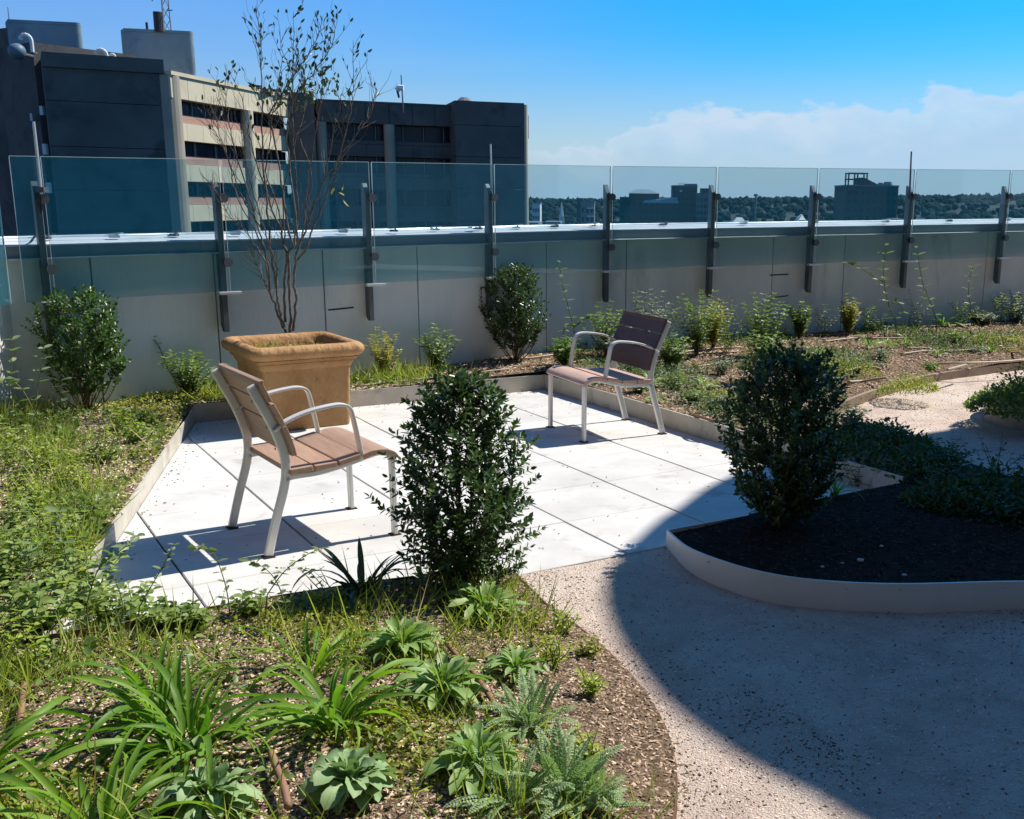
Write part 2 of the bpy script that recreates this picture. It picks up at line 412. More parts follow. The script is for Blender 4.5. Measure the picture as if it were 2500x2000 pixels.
def glassmat():
    mt = bpy.data.materials.new('rail_glass'); mt.use_nodes = True; g = NT(mt.node_tree); g.n.clear()
    out = g.new('ShaderNodeOutputMaterial'); tr = g.new('ShaderNodeBsdfTransparent'); gl = g.new('ShaderNodeBsdfGlossy')
    tr.inputs[0].default_value = (0.885, 0.96, 0.97, 1); gl.inputs[0].default_value = (1, 1, 1, 1)
    gl.inputs['Roughness'].default_value = 0.0
    lw = g.new('ShaderNodeLayerWeight'); lw.inputs[0].default_value = 0.5
    fr = g.math('MULTIPLY_ADD', g.math('POWER', lw.outputs['Facing'], 5.0), 0.96, 0.035)
    mx = g.new('ShaderNodeMixShader', {0: fr, 1: tr.outputs[0], 2: gl.outputs[0]})
    # blue-green film standing in for the sky reflected in the glass
    df = g.new('ShaderNodeBsdfDiffuse'); df.inputs[0].default_value = (0.02, 0.32, 0.44, 1)
    tl_ = g.new('ShaderNodeBsdfTranslucent'); tl_.inputs[0].default_value = (0.02, 0.32, 0.44, 1)
    fm = g.new('ShaderNodeMixShader', {0: 0.5, 1: df.outputs[0], 2: tl_.outputs[0]})
    m2 = g.new('ShaderNodeMixShader', {0: 0.125, 1: mx.outputs[0], 2: fm.outputs[0]})
    g.l.new(m2.outputs[0], out.inputs[0])
    return mt


M['glass'] = glassmat()
M['glassedge'] = surf('glass_edge', (0.62, 0.84, 0.84), None, rough=0.2, spec=1.0)
# ================================================================== SETTING: roof deck, path, patio, beds
PZ = -0.035                                   # level of the gravel path
U0, U1 = 3.965, 8.045                         # front and back edge of the patio (along Dv)
VR = -4.477                                   # its right edge (along Nv)
def vleft(u):                                 # left kerb runs slightly askew
    return -0.18 - 0.3415 * (u - U0)


def ss(a, b, x):
    t = np.clip((x - a) / (b - a), 0, 1); return t * t * (3 - 2 * t)


def vnoise(x, y, s=1.0, seed=0):
    x = np.asarray(x, float) * s; y = np.asarray(y, float) * s
    r = 0
    for k, (a, b, c) in enumerate(((1.0, .63, .2), (-.7, 1.1, 1.3), (.35, -1.4, 2.1), (1.9, .8, 3.3), (-1.6, 2.3, .7))):
        r = r + np.sin(a * x + b * y + c + seed * (1.7 + k)) / (1 + .5 * k)
    return r / 3.0


def path_z(x, y):
    return PZ + 0.006 * vnoise(x, y, 2.6, 1) + 0.0028 * vnoise(x, y, 11, 3) + 0.028 * np.exp(-((np.asarray(x) * Dv[0] + np.asarray(y) * Dv[1] - U0) / 0.35) ** 2)


def grid_mesh(x0, x1, y0, y1, n, m, zf, name, mat, **kw):
    xs = np.linspace(x0, x1, n); ys = np.linspace(y0, y1, m)
    X, Y = np.meshgrid(xs, ys); Z = zf(X, Y)
    v = np.stack([X.ravel(), Y.ravel(), Z.ravel()], 1)
    i = np.arange(n - 1)[None, :] + n * np.arange(m - 1)[:, None]; i = i.ravel()
    f = np.stack([i, i + 1, i + n + 1, i + n], 1)
    return link(name, fast_mesh(name, v, f, mat, True), **kw)


grid_mesh(-7, 12, 0.2, 14.5, 480, 360, path_z, 'gravel_path', M['gravel'], kind='structure')


def cdt_region(poly, zf, name, mat, step=0.09, **kw):
    poly = [Vector((float(p[0]), float(p[1]))) for p in poly]
    dense = []
    for i, p in enumerate(poly):
        q = poly[(i + 1) % len(poly)]; k = max(1, int((q - p).length / step))
        for j in range(k):
            dense.append(p.lerp(q, j / k))
    n = len(dense); P = np.array([[p.x, p.y] for p in dense])
    x0, y0 = P.min(0); x1, y1 = P.max(0)
    gx, gy = np.meshgrid(np.arange(x0, x1, step), np.arange(y0, y1, step))
    g = np.stack([gx.ravel(), gy.ravel()], 1) + rng.uniform(-.3, .3, (gx.size, 2)) * step
    g = g[inside(g, P)]
    vs = dense + [Vector(a) for a in g.tolist()]
    r = delaunay_2d_cdt(vs, [], [list(range(n))], 1, 1e-5)
    v = np.array([[a.x, a.y] for a in r[0]]); f = [tuple(t) for t in r[2] if len(t) == 3]
    z = zf(v[:, 0], v[:, 1])
    f = np.array(f)
    a, b, c = v[f[:, 0]], v[f[:, 1]], v[f[:, 2]]
    cr_ = (b[:, 0] - a[:, 0]) * (c[:, 1] - a[:, 1]) - (b[:, 1] - a[:, 1]) * (c[:, 0] - a[:, 0])
    f[cr_ < 0] = f[cr_ < 0][:, ::-1]
    return link(name, fast_mesh(name, np.column_stack([v, z]), f, mat, True), **kw)


def inside(pts, poly):
    pts = np.atleast_2d(pts); x, y = pts[:, 0], pts[:, 1]; r = np.zeros(len(pts), bool); n = len(poly)
    for i in range(n):
        x1, y1 = poly[i][:2]; x2, y2 = poly[(i + 1) % n][:2]
        c = ((y1 > y) != (y2 > y)) & (x < (x2 - x1) * (y - y1) / (y2 - y1 + 1e-12) + x1)
        r ^= c
    return r


def catmull(pts, k=8):
    pts = np.asarray(pts, float); out = []
    P = np.vstack([2 * pts[0] - pts[1], pts, 2 * pts[-1] - pts[-2]])
    for i in range(1, len(P) - 2):
        for j in range(k):
            t = j / k
            out.append(0.5 * ((2 * P[i]) + (-P[i - 1] + P[i + 1]) * t + (2 * P[i - 1] - 5 * P[i] + 4 * P[i + 1] - P[i + 2]) * t * t
                              + (-P[i - 1] + 3 * P[i] - 3 * P[i + 1] + P[i + 2]) * t ** 3))
    out.append(pts[-1]); return np.array(out)


# --- parapet line (glass line); positions of the nine rail posts
POSTS = [(-3.92, 7.50), (-2.97, 8.27), (-2.02, 9.03), (-1.10, 9.77), (-0.06, 10.60), (1.00, 11.115), (2.115, 11.654), (3.283, 12.219), (4.557, 12.837)]
LD = np.array([.78, .626]); LD /= np.linalg.norm(LD); RD = np.array([.9, .436]); RD /= np.linalg.norm(RD)
CORNER = np.array(POSTS[0]) - LD * 0.22
BEND = np.array(POSTS[4]); ENDR = BEND + RD * 11.0
RETD = np.array([-0.16, -0.987])
def zo(p):                                    # the deck and parapet rise slightly to the right
    s = float((np.array(p[:2]) - CORNER) @ np.array([.85, .53])); return 0.135 * s / 9.6


LN = np.array([.626, -.78]); RN = np.array([.436, -.9])
WOFF = 0.10
def wline(off):
    """parapet line moved back by off: corner, bend, right end"""
    a = CORNER - LN * off; c = ENDR - RN * off
    # bend = intersection of the two shifted lines
    A = np.array([[LD[0], -RD[0]], [LD[1], -RD[1]]]); s = np.linalg.solve(A, (c - a))
    return a, a + LD * s[0], c


RETOFF = np.array([-1, .16]) / math.hypot(1, .16)
def corner(off):
    """corner of main wall and left return wall, both moved back"""
    a = CORNER - LN * off; b = CORNER + RETOFF * off
    A = np.array([[LD[0], -RETD[0]], [LD[1], -RETD[1]]]); s = np.linalg.solve(A, (b - a))
    return a + LD * s[0]


# --- planting bed outlines
FR = UV(U0, -2.045)[:2]
curve_left = catmull([FR, (-0.245, 4.012), (-0.125, 3.822), (0.003, 3.566), (0.085, 3.355), (0.156, 3.102), (0.183, 2.90), (0.185, 2.74), (0.166, 2.553), (0.08, 2.2), (-0.1, 1.75), (-0.45, 1.3)])
upper_edge = catmull([(1.55, 8.05), (1.923, 8.636), (2.342, 9.242), (2.912, 9.943), (3.516, 10.434), (4.185, 10.907), (5.4, 11.5), (7.5, 12.3)])
strip_edge = catmull([(1.55, 8.05), (1.67, 7.72), (1.82, 7.26), (1.93, 6.93), (2.13, 6.34), (2.36, 5.82), (2.9, 5.0), (3.8, 4.4), (5.2, 4.05)])
kerb_off = 0.012
c_in = corner(WOFF - .02); w0, w1, w2 = wline(WOFF - .02)
K = kerb_off
bedA = [tuple(p) for p in curve_left[::-1]]
bedA += [tuple(UV(U0 - K, vleft(U0) + .02)[:2]), tuple(UV(U1 + K, vleft(U1) + .02)[:2]), tuple(UV(U1 + K, VR - K)[:2]), tuple(UV(U0 + .1, VR - K)[:2])]
i_split = 34
bedA += [tuple(p) for p in strip_edge[:i_split][::-1]]
bedA += [tuple(p) for p in upper_edge[1:]]
bedA += [(9.5, 14.6), tuple(w2), tuple(w1), tuple(c_in), tuple(c_in + RETD * 6.2), (-4.6, 1.0)]
PC = UV(U0, -2.868)[:2]                       # sharp corner of the white planter
curve_right = catmull([PC, (0.33, 4.62), (0.435, 4.45), (0.625, 4.275), (0.85, 4.18), (1.185, 4.15), (1.706, 4.20), (2.5, 4.22), (3.6, 4.05), (5.0, 3.7)])
bedB = [tuple(p) for p in curve_right] + [tuple(p) for p in strip_edge[i_split - 1:][::-1]] + [tuple(UV(U0 + .1, VR - K)[:2]), tuple(UV(U0, VR)[:2])]
NPA = np.array(bedA); NPB = np.array(bedB)


def seg_dist(x, y, line):
    x = np.asarray(x, float); d = np.full(x.shape, 9.0)
    for i in range(len(line) - 1):
        a = np.array(line[i][:2], float); b = np.array(line[i + 1][:2], float); ab = b - a
        t = np.clip(((x - a[0]) * ab[0] + (y - a[1]) * ab[1]) / (ab @ ab + 1e-12), 0, 1)
        d = np.minimum(d, np.hypot(x - a[0] - t * ab[0], y - a[1] - t * ab[1]))
    return d


def bed_z(x, y):
    x = np.asarray(x, float); y = np.asarray(y, float)
    u = x * Dv[0] + y * Dv[1]; v = x * Nv[0] + y * Nv[1]
    lk = .034 * np.exp(-(seg_dist(x, y, [UV(U0 + .6, vleft(U0 + .6)), UV(U1 - 1.0, vleft(U1 - 1.0))]) / .8) ** 2)
    z = 0.118 - lk + 0.016 * vnoise(x, y, 2.1, 2) + 0.006 * vnoise(x, y, 9, 4)
    dl = seg_dist(x, y, curve_left[::3]); z = z - 0.105 * np.exp(-(dl / 0.5) ** 1.5)      # sinks to the steel edging
    near = np.minimum(seg_dist(x, y, [UV(U0, vleft(U0)), UV(U1, vleft(U1)), UV(U1, VR), UV(U0, VR)]), 9)
    z = z + (0.118 - lk - z) * np.exp(-(near / 0.10) ** 2)
    du = seg_dist(x, y, upper_edge[::3]); z = z - 0.095 * np.exp(-(du / 0.45) ** 1.4)
    dw = seg_dist(x, y, [CORNER, BEND, ENDR])
    s = (x - CORNER[0]) * .85 + (y - CORNER[1]) * .53
    z = z + 0.13 * np.clip(s / 9.6, -.2, 1.2) * np.exp(-(dw / 1.4) ** 2) * ss(1.0, 4.0, s)
    inB = 1 / (1 + np.exp((u - U0 - 0.05) * 9)) * (x > PC[0] - .05)
    z = z * (1 - inB) + (0.07 + 0.01 * vnoise(x, y, 2.4, 5)) * inB
    return z


cdt_region(bedA, bed_z, 'planting_soil', M['soil'], 0.075, kind='structure')
def bedB_z(x, y):
    d = seg_dist(x, y, curve_right[::2]); return 0.062 + 0.012 * vnoise(x, y, 2.4, 5) * ss(0, .3, d) + 0.03 * ss(.05, .8, d)
cdt_region(bedB, bedB_z, 'planter_soil', M['shaded_soil'], 0.075, kind='structure')


_zc = {}
def Zb(x, y):
    k = (round(float(x) * 200), round(float(y) * 200))
    if k not in _zc: _zc[k] = _Zb(x, y)
    return _zc[k]


def _Zb(x, y):
    p = np.array([[x, y]])
    if inside(p, NPB)[0]:
        return float(bedB_z(np.array([x]), np.array([y]))[0])
    if inside(p, NPA)[0]:
        return float(bed_z(np.array([x]), np.array([y]))[0])
    return float(path_z(x, y))


def GB(px, py):
    """point of the bed surface seen at a photo pixel"""
    z = .12
    for _ in range(5):
        g = G(px, py, z)
        if inside(g[None, :2], NPA)[0] or inside(g[None, :2], NPB)[0] or inside(g[None, :2], PATIO)[0]: z = Zb(g[0], g[1])
    for _ in range(60):
        g = G(px, py, z)
        dw = float(seg_dist(np.array([g[0]]), np.array([g[1]]), [CORNER, BEND, ENDR])[0])
        if (g[:2] - CORNER) @ LN > .12 and (g[:2] - BEND) @ RN > .12: break
        z += .012
    if g[1] > 7: g = g.copy(); g[2] = min(z, Zb(g[0], g[1])) if inside(g[None, :2], NPA)[0] else z
    return g


PATIO = np.array([UV(U0, VR)[:2], UV(U1, VR)[:2], UV(U1, vleft(U1))[:2], UV(U0, vleft(U0))[:2]])


# --- patio: bedding + individual pavers
patio = empty('patio', (0, 0, 0)); patio['kind'] = 'structure'
b = MB(); b.prism([UV(U0 + .004, VR + .004), UV(U1, VR + .004), UV(U1, vleft(U1)), UV(U0 + .004, vleft(U0))], -0.06, -0.012)
b.build('joint_bed', M['joint'], patio)


def clip_poly(poly, a, b, c):                 # keep a*u+b*v+c >= 0
    out = []
    for i in range(len(poly)):
        p, q = poly[i], poly[(i + 1) % len(poly)]
        dp = a * p[0] + b * p[1] + c; dq = a * q[0] + b * q[1] + c
        if dp >= 0: out.append(p)
        if (dp >= 0) != (dq >= 0):
            t = dp / (dp - dq); out.append((p[0] + (q[0] - p[0]) * t, p[1] + (q[1] - p[1]) * t))
    return out


TS = 0.6096
for j in range(8):
    for i in range(7):
        ua, ub = U0 + i * (U1 - U0) / 7, U0 + (i + 1) * (U1 - U0) / 7
        va, vb = VR + j * TS, VR + (j + 1) * TS
        q = [(ua + .0014, va + .0048), (ub - .0014, va + .0048), (ub - .0014, vb - .0048), (ua + .0014, vb - .0048)]
        q = clip_poly(q, -0.3415, -1.0, -0.18 + 0.3415 * U0 - .004)
        if len(q) < 3: continue
        z = R0.uniform(-.0015, .0015); e = .003
        c = np.mean(q, 0)
        inn = [tuple(np.array(p) + (c - np.array(p)) / (np.linalg.norm(c - np.array(p)) + 1e-9) * e * 1.5) for p in q]
        mb = MB()
        lo = np.array([UV(p[0], p[1], -.011) for p in q]); mi = np.array([UV(p[0], p[1], z - e) for p in q]); hi = np.array([UV(p[0], p[1], z) for p in inn])
        n = len(q); fs = [tuple(range(2 * n, 3 * n))]
        for a_ in range(n):
            b_ = (a_ + 1) % n
            fs += [(a_, b_, n + b_, n + a_), (n + a_, n + b_, 2 * n + b_, 2 * n + a_)]
        mb.add(np.vstack([lo, mi, hi]), fs)
        mb.build('paver', M['paver'], patio)


# --- kerbs and edgings: thin metal strips
def strip(line, z0, z1, th, name, mat, label, cat='edging', side=1, group=None, seams=None, parent=None):
    line = np.asarray(line, float)[:, :2]
    t = np.gradient(line, axis=0); t /= np.linalg.norm(t, axis=1)[:, None]
    nrm = np.stack([-t[:, 1], t[:, 0]], 1) * side
    z0 = np.full(len(line), z0) if np.isscalar(z0) else z0; z1 = np.full(len(line), z1) if np.isscalar(z1) else z1
    o = line + nrm * th
    v = np.vstack([np.column_stack([line, z0]), np.column_stack([o, z0]), np.column_stack([o, z1]), np.column_stack([line, z1])])
    n = len(line); f = []
    for i in range(n - 1):
        for a_, b_ in ((0, 1), (1, 2), (2, 3), (3, 0)):
            f.append((a_ * n + i, a_ * n + i + 1, b_ * n + i + 1, b_ * n + i))
    f += [(0, n, 2 * n, 3 * n), (n - 1, 4 * n - 1, 3 * n - 1, 2 * n - 1)]
    mb = MB(); mb.add(v, f)
    o = mb.build(name, mat, parent)
    me = o.data
    import bmesh
    bm = bmesh.new(); bm.from_mesh(me); bmesh.ops.recalc_face_normals(bm, faces=bm.faces); bm.to_mesh(me); bm.free()
    return tag(o, label, cat, group)


def lin(a, b, n=2):
    a = np.array(a[:2], float); b = np.array(b[:2], float)
    return np.array([a + (b - a) * i / (n - 1) for i in range(n)])


ka, kb = UV(U0, vleft(U0)), UV(U1, vleft(U1))
def kerbrun(name, a, b, z1, label, mat, cuts, th=.012, side=1):
    r = empty(name, (0, 0, 0), 0, label, 'kerb', 'kerbs round the paved patio')
    a = np.array(a[:2], float); b = np.array(b[:2], float); L = np.linalg.norm(b - a)
    cs = [0] + cuts + [1]
    for i in range(len(cs) - 1):
        p = a + (b - a) * cs[i] + (b - a) / L * (.0015 if i else 0); q = a + (b - a) * cs[i + 1] - (b - a) / L * .0015
        strip(lin(p, q), -.05, z1 + R0.uniform(-.001, .001), th, 'kerb_panel', mat, None, None, side, parent=r)
    return r


kerbrun('patio_kerb', ka, kb, .094, 'pale metal kerb along the weedy bed, left side of the paved patio', M['kerb'], [.21, .43, .66], side=1)
kerbrun('patio_kerb', kb, UV(U1, VR), .130, 'pale metal kerb behind the ochre planter, back side of the patio', M['kerb'], [.3, .6, .82], side=1)
kerbrun('patio_kerb', UV(U1, VR), UV(U0, VR), .130, 'pale metal kerb behind the far armchair, right side of the patio', M['kerb'], [.29, .55, .8], side=1)
nk = lin(UV(U0, -2.045), UV(U0, vleft(U0)), 24)
strip(nk, -.05, .118 - .09 * np.exp(-np.linspace(0, 4, 24)), .006, 'patio_kerb', M['rust'], 'thin metal kerb between the near planting bed and the patio', 'kerb', side=1)
strip(curve_left, PZ - .05, np.linspace(.022, -.002, len(curve_left)), .006, 'bed_edging', M['rust'], 'thin rusty steel edging curving between the near bed and the gravel path')
strip(upper_edge, PZ - .05, .045, .035, 'path_edging', M['timber_edge'], 'brown curved edging board between the far bed and the sunlit path', side=1)
strip(strip_edge, PZ - .05, .06, .008, 'path_edging', M['rust'], 'dark thin edging of the shaded strip bed beside the upper path', side=-1)
r = empty('planter_wall', (0, 0, 0), 0, 'white curved metal planter wall tapering to a sharp corner at the patio', 'planter wall')
wz = .078 + .012 * ss(0, .6, np.linspace(0, 3, len(curve_right)))
strip(curve_right, PZ - .06, wz, .010, 'curved_panel', M['kerbwhite'], None, None, side=1, parent=r)
strip(lin(PC, UV(U0, VR)), -.02, .080, .010, 'straight_panel', M['kerbwhite'], None, None, side=-1, parent=r)
# second planter at the right frame edge, beyond the upper path
bedC = catmull([(4.6, 7.0), (3.6, 7.45), (3.02, 7.95), (2.93, 8.35), (3.15, 8.75), (3.7, 9.2), (4.6, 9.6), (6.0, 9.7)])
cdt_region([tuple(p) for p in bedC] + [(7.5, 9.0), (7.0, 7.0)], lambda x, y: 0.13 + 0.01 * vnoise(x, y, 3, 6), 'planter_soil', M['soil'], 0.12, kind='structure')
strip(bedC, PZ - .05, .15, .010, 'planter_wall', M['kerb'], 'low beige metal planter wall under the bright green bush by the upper path', 'planter wall', side=-1)

# ================================================================== PARAPET WALL
par = empty('parapet_wall', (0, 0, 0), 0, 'grey concrete parapet wall with pale metal coping behind the glass railing', 'wall')
ZF0, ZF1 = 1.165, 1.245                       # fascia bottom / top above deck (before the slope zo)
main = []                                     # joints along the wall, from photo pixels
def on_wall(px, off=WOFF):
    """point of the wall face under photo pixel column px (at about 0.6 m height)"""
    a, m_, c = wline(off)
    for (p, d) in ((m_, RD), (a, LD)):
        # intersect with vertical plane through camera and pixel column near y=720
        r_ = ray(px, 720); rr = np.array([r_[0], r_[1]])
        A = np.array([[d[0], -rr[0]], [d[1], -rr[1]]]); s = np.linalg.solve(A, -p)
        q = p + d * s[0]
        if d is RD and s[0] >= -1e-6: return q
        if d is LD: return q


cw = corner(WOFF)
jpts = [cw] + [on_wall(x) for x in (228, 527, 792, 1021, 1334)] + [on_wall(x) for x in (1528, 1883, 2056, 2400)]
wa, wb, wc = wline(WOFF)
jpts = jpts[:6] + [wb] + jpts[6:] + [wb + RD * (np.linalg.norm(jpts[-1] - wb) + 1.6), wb + RD * 10.5]
for i in range(len(jpts) - 1):
    p, q = np.array(jpts[i]), np.array(jpts[i + 1]); L = np.linalg.norm(q - p); d = (q - p) / L
    n = np.array([-d[1], d[0]])
    e = .004 if i != 4 and i != 5 else .0
    pa = p + d * (0.006 if i not in (0, 6) else 0); qa = q - d * (0.006 if i != 5 else 0)
    mb = MB()
    lo = [(*pa, -.1), (*qa, -.1), (*(qa + n * .15), -.1), (*(pa + n * .15), -.1)]
    hi = [(*pa, ZF0 - .002 + zo(p)), (*qa, ZF0 - .002 + zo(q)), (*(qa + n * .15), ZF0 - .002 + zo(q)), (*(pa + n * .15), ZF0 - .002 + zo(p))]
    mb.hexa(np.array(lo), np.array(hi)); mb.build('concrete_panel', M['concrete'], par)
# repair joints (short recessed-looking sealant beads on single panels)
for (xa, ya, xb, yb) in ((1877, 672, 1922, 670), (1877, 728, 1925, 722), (800, 757, 862, 751)):
    A_ = on_wall(xa, WOFF - .002); B_ = on_wall(xb, WOFF - .002)
    za = AT(xa, ya, A_[1])[2]; zb_ = AT(xb, yb, B_[1])[2]
    mb = MB(); mb.tube([(*A_, za), (*B_, zb_)], .006, 5); mb.build('sealant_line', M['black'], par)
# coping: fascia + sloping top sheet, in lengths with small lap joints
fl = [wline(WOFF - .03), wline(WOFF + .42)]
fc, bc = corner(WOFF - .03), corner(WOFF + .42)
runs = [(fc, fl[0][1], bc, fl[1][1]), (fl[0][1], fl[0][2], fl[1][1], fl[1][2])]
for k, (fa, fb, ba, bb) in enumerate(runs):
    n = 4 if k == 0 else 6
    for i in range(n):
        t0, t1 = i / n, (i + 1) / n
        g0 = .0015 if i else 0; g1 = .0015 if i < n - 1 else 0
        L = np.linalg.norm(fb - fa)
        a0 = fa + (fb - fa) * (t0 + g0 / L); a1 = fa + (fb - fa) * (t1 - g1 / L); b0 = ba + (bb - ba) * (t0 + g0 / L); b1 = ba + (bb - ba) * (t1 - g1 / L)
        za, zb_ = zo(a0), zo(a1)
        mb = MB()
        mb.hexa(np.array([(*a0, ZF0 + za), (*a1, ZF0 + zb_), (*b1, ZF0 + zb_), (*b0, ZF0 + za)]),
                np.array([(*a0, ZF1 + za), (*a1, ZF1 + zb_), (*b1, ZF1 + .042 + zb_), (*b0, ZF1 + .042 + za)]))
        mb.build('coping_block', M['fascia'], par)
        d = (a1 - a0) / np.linalg.norm(a1 - a0); nn = np.array([-d[1], d[0]])
        mb = MB()
        f0, f1 = a0 - nn * .012, a1 - nn * .012
        mb.hexa(np.array([(*f0, ZF1 + .002 + za), (*f1, ZF1 + .002 + zb_), (*(b1), ZF1 + .045 + zb_), (*(b0), ZF1 + .045 + za)]),
                np.array([(*f0, ZF1 + .010 + za), (*f1, ZF1 + .010 + zb_), (*(b1), ZF1 + .053 + zb_), (*(b0), ZF1 + .053 + za)]))
        mb.build('coping_sheet', M['coping'], par)
        # drip flashing lip under the fascia, coloured white for its sun highlight
        mb = MB(); s0, s1 = a0 - nn * .052 + d * (.09 if (i + k) % 2 else 0), a1 - nn * .052
        m0, m1 = a0 - nn * .001, a1 - nn * .001
        mb.hexa(np.array([(*s0, ZF0 - .008 + za), (*s1, ZF0 - .008 + zb_), (*m1, ZF0 - .004 + zb_), (*m0, ZF0 - .004 + za)]),
                np.array([(*s0, ZF0 - .002 + za), (*s1, ZF0 - .002 + zb_), (*m1, ZF0 + .002 + zb_), (*m0, ZF0 + .002 + za)]))
        mb.build('drip_flashing', M['farwhite'], par)
# left return wall (runs back towards the camera, sunlit)
rp = cw; rq = cw + RETD * 5.0
mb = MB(); nn = np.array([-1., .16]) / math.hypot(1, .16)
ret = empty('return_wall', (0, 0, 0), 0, 'bright sunlit end wall running towards the viewer at the left edge', 'wall')
mb.hexa(np.array([(*(rp + RETD * .002), -.1), (*rq, -.1), (*(rq + nn * .15), -.1), (*(rp + nn * .15 + RETD * .002), -.1)]),
        np.array([(*(rp + RETD * .002), 1.163), (*rq, 1.163), (*(rq + nn * .15), 1.163), (*(rp + nn * .15 + RETD * .002), 1.163)]))
mb.build('wall_body', M['concrete_lit'], ret)
mb = MB(); fp = fc + RETD * .003; fq = fc + RETD * 5
mb.hexa(np.array([(*fp, 1.166), (*fq, 1.166), (*(fq + nn * .45), 1.166), (*(fp + nn * .45), 1.166)]), np.array([(*fp, 1.252), (*fq, 1.252), (*(fq + nn * .45), 1.285), (*(fp + nn * .45), 1.285)]))
mb.build('coping_block', M['coping'], ret)

# lightning-protection cable and clips on the coping
cab = empty('coping_cable', (0, 0, 0), 0, 'bright lightning conductor cable clipped along the pale coping', 'cable')
for k, (fa, fb, ba, bb) in enumerate(runs):
    pts = []
    n = 60
    for i in range(n + 1):
        t = i / n; f_ = fa + (fb - fa) * t; b_ = ba + (bb - ba) * t; c_ = f_ + (b_ - f_) * (.30 + .10 * math.sin(t * 9 + k) + .05 * math.sin(t * 31))
        pts.append((*c_, ZF1 + .042 + zo(f_) + .012))
    mb = MB(); mb.tube(pts, .007, 5); mb.build('conductor', M['bright'], cab)
    for i in range(4, n, 5):
        p = np.array(pts[i]); mb = MB(); mb.box(p + (0, 0, -.006), (.07, .05, .02), R0.uniform(-.4, .8)); mb.tube([p + (-.05, 0, 0.006), p + (.06, .02, .018)], .006, 5)
        mb.build('clip', M['bright'] if i % 2 else M['steel'], cab)

# ================================================================== GLASS RAILING
rail = empty('glass_railing', (0, 0, 0), 0, 'frameless glass railing of tinted panes on steel posts along the parapet', 'railing')
ZG0, ZG1 = 0.87, 1.84
def zg1(p): return ZG1 + zo(p) * 1.12
def post(p, d, n, zz):
    """p on the glass line, d along it, n towards the viewer"""
    mb = MB(); w, dp = .038, .072
    q = p - n * .005 - d * .035
    prof = [(0, .56), (0, 1.60), (.045, 1.68), (dp, 1.68), (dp, .60), (dp - .03, .56)]
    lo = [(*(q - d * w / 2 - n * a), z + zz) for a, z in prof]; hi = [(*(q + d * w / 2 - n * a), z + zz) for a, z in prof]
    mb.hexa(np.array(lo), np.array(hi)); po = mb.build('post', M['steel'], rail)
    for z in (1.09, 1.565):
        mb = MB(); c = np.array([*(p + n * .018), z + zz]); mb.disc(c, (*n, 0), .034, .020, 16); mb.disc(c - np.array([*n, 0]) * .035, (*n, 0), .014, .06, 8)
        mb.build('glass_clamp', M['steel'], rail, smooth=False)
    mb = MB(); c = np.array([*(p + n * .012), ZG0 - .012 + zz]); ang = math.atan2(d[1], d[0]); mb.box(c, (.17, .05, .022), ang)
    mb.build('support_bar', M['bright'], rail, bevel=.003)


PP = [np.array(p) for p in POSTS] + [BEND + RD * (np.linalg.norm(np.array(POSTS[8]) - BEND) + 1.5), BEND + RD * (np.linalg.norm(np.array(POSTS[8]) - BEND) + 3.0)]
for i, p in enumerate(PP):
    d, n = (LD, LN) if i < 4 else (RD, RN)
    n = n / np.linalg.norm(n)
    post(p, d, n, zo(p))
def pane(p, q, d, n, zt0, zt1, zb0, zb1, split=False):
    mb = MB(); th = .012; a = p + d * .014; c = q - d * .014
    n = n / np.linalg.norm(n)
    lo = np.array([(*a, zb0), (*c, zb1), (*(c - n * th), zb1), (*(a - n * th), zb0)]); hi = np.array([(*a, zt0), (*c, zt1), (*(c - n * th), zt1), (*(a - n * th), zt0)])
    mb.hexa(lo, hi); o = mb.build('glass_pane', M['glass'], rail)
    mb = MB(); e = .004                         # polished edge, coloured pale to stand in for its sun glint
    mb.hexa(hi + (0, 0, .0005), hi + (0, 0, e)); mb.build('polished_edge', M['glassedge'], o)
    for (x0, z0, z1) in ((a, zb0, zt0), (c, zb1, zt1)):
        s = -1 if x0 is a else 1
        mb = MB(); mb.hexa(np.array([(*(x0 + d * s * .0005), z0), (*(x0 + d * s * .0025), z0), (*(x0 + d * s * .0025 - n * th), z0), (*(x0 + d * s * .0005 - n * th), z0)]),
                           np.array([(*(x0 + d * s * .0005), z1), (*(x0 + d * s * .0025), z1), (*(x0 + d * s * .0025 - n * th), z1), (*(x0 + d * s * .0005 - n * th), z1)]))
        mb.build('polished_edge', M['glassedge'], o)


ends = [CORNER + LD * .03] + PP
for i in range(len(ends) - 1):
    p, q = ends[i], ends[i + 1]
    d, n = (LD, LN) if i < 5 else (RD, RN)
    pane(p, q, (q - p) / np.linalg.norm(q - p), n, zg1(p), zg1(q), ZG0 + zo(p), ZG0 + zo(q))
# return run on the left
rn = np.array([.987, -.16]); r0 = CORNER + np.array([-.02, -.04]); r1 = r0 + RETD * 1.35; r2 = r0 + RETD * 2.7
pane(r1, r0, -RETD, rn, ZG1, ZG1, ZG0, ZG0); pane(r2, r1, -RETD, rn, ZG1, ZG1, ZG0, ZG0)
post(r0 + RETD * .30, -RETD, rn, 0); post(r1, -RETD, rn, 0)
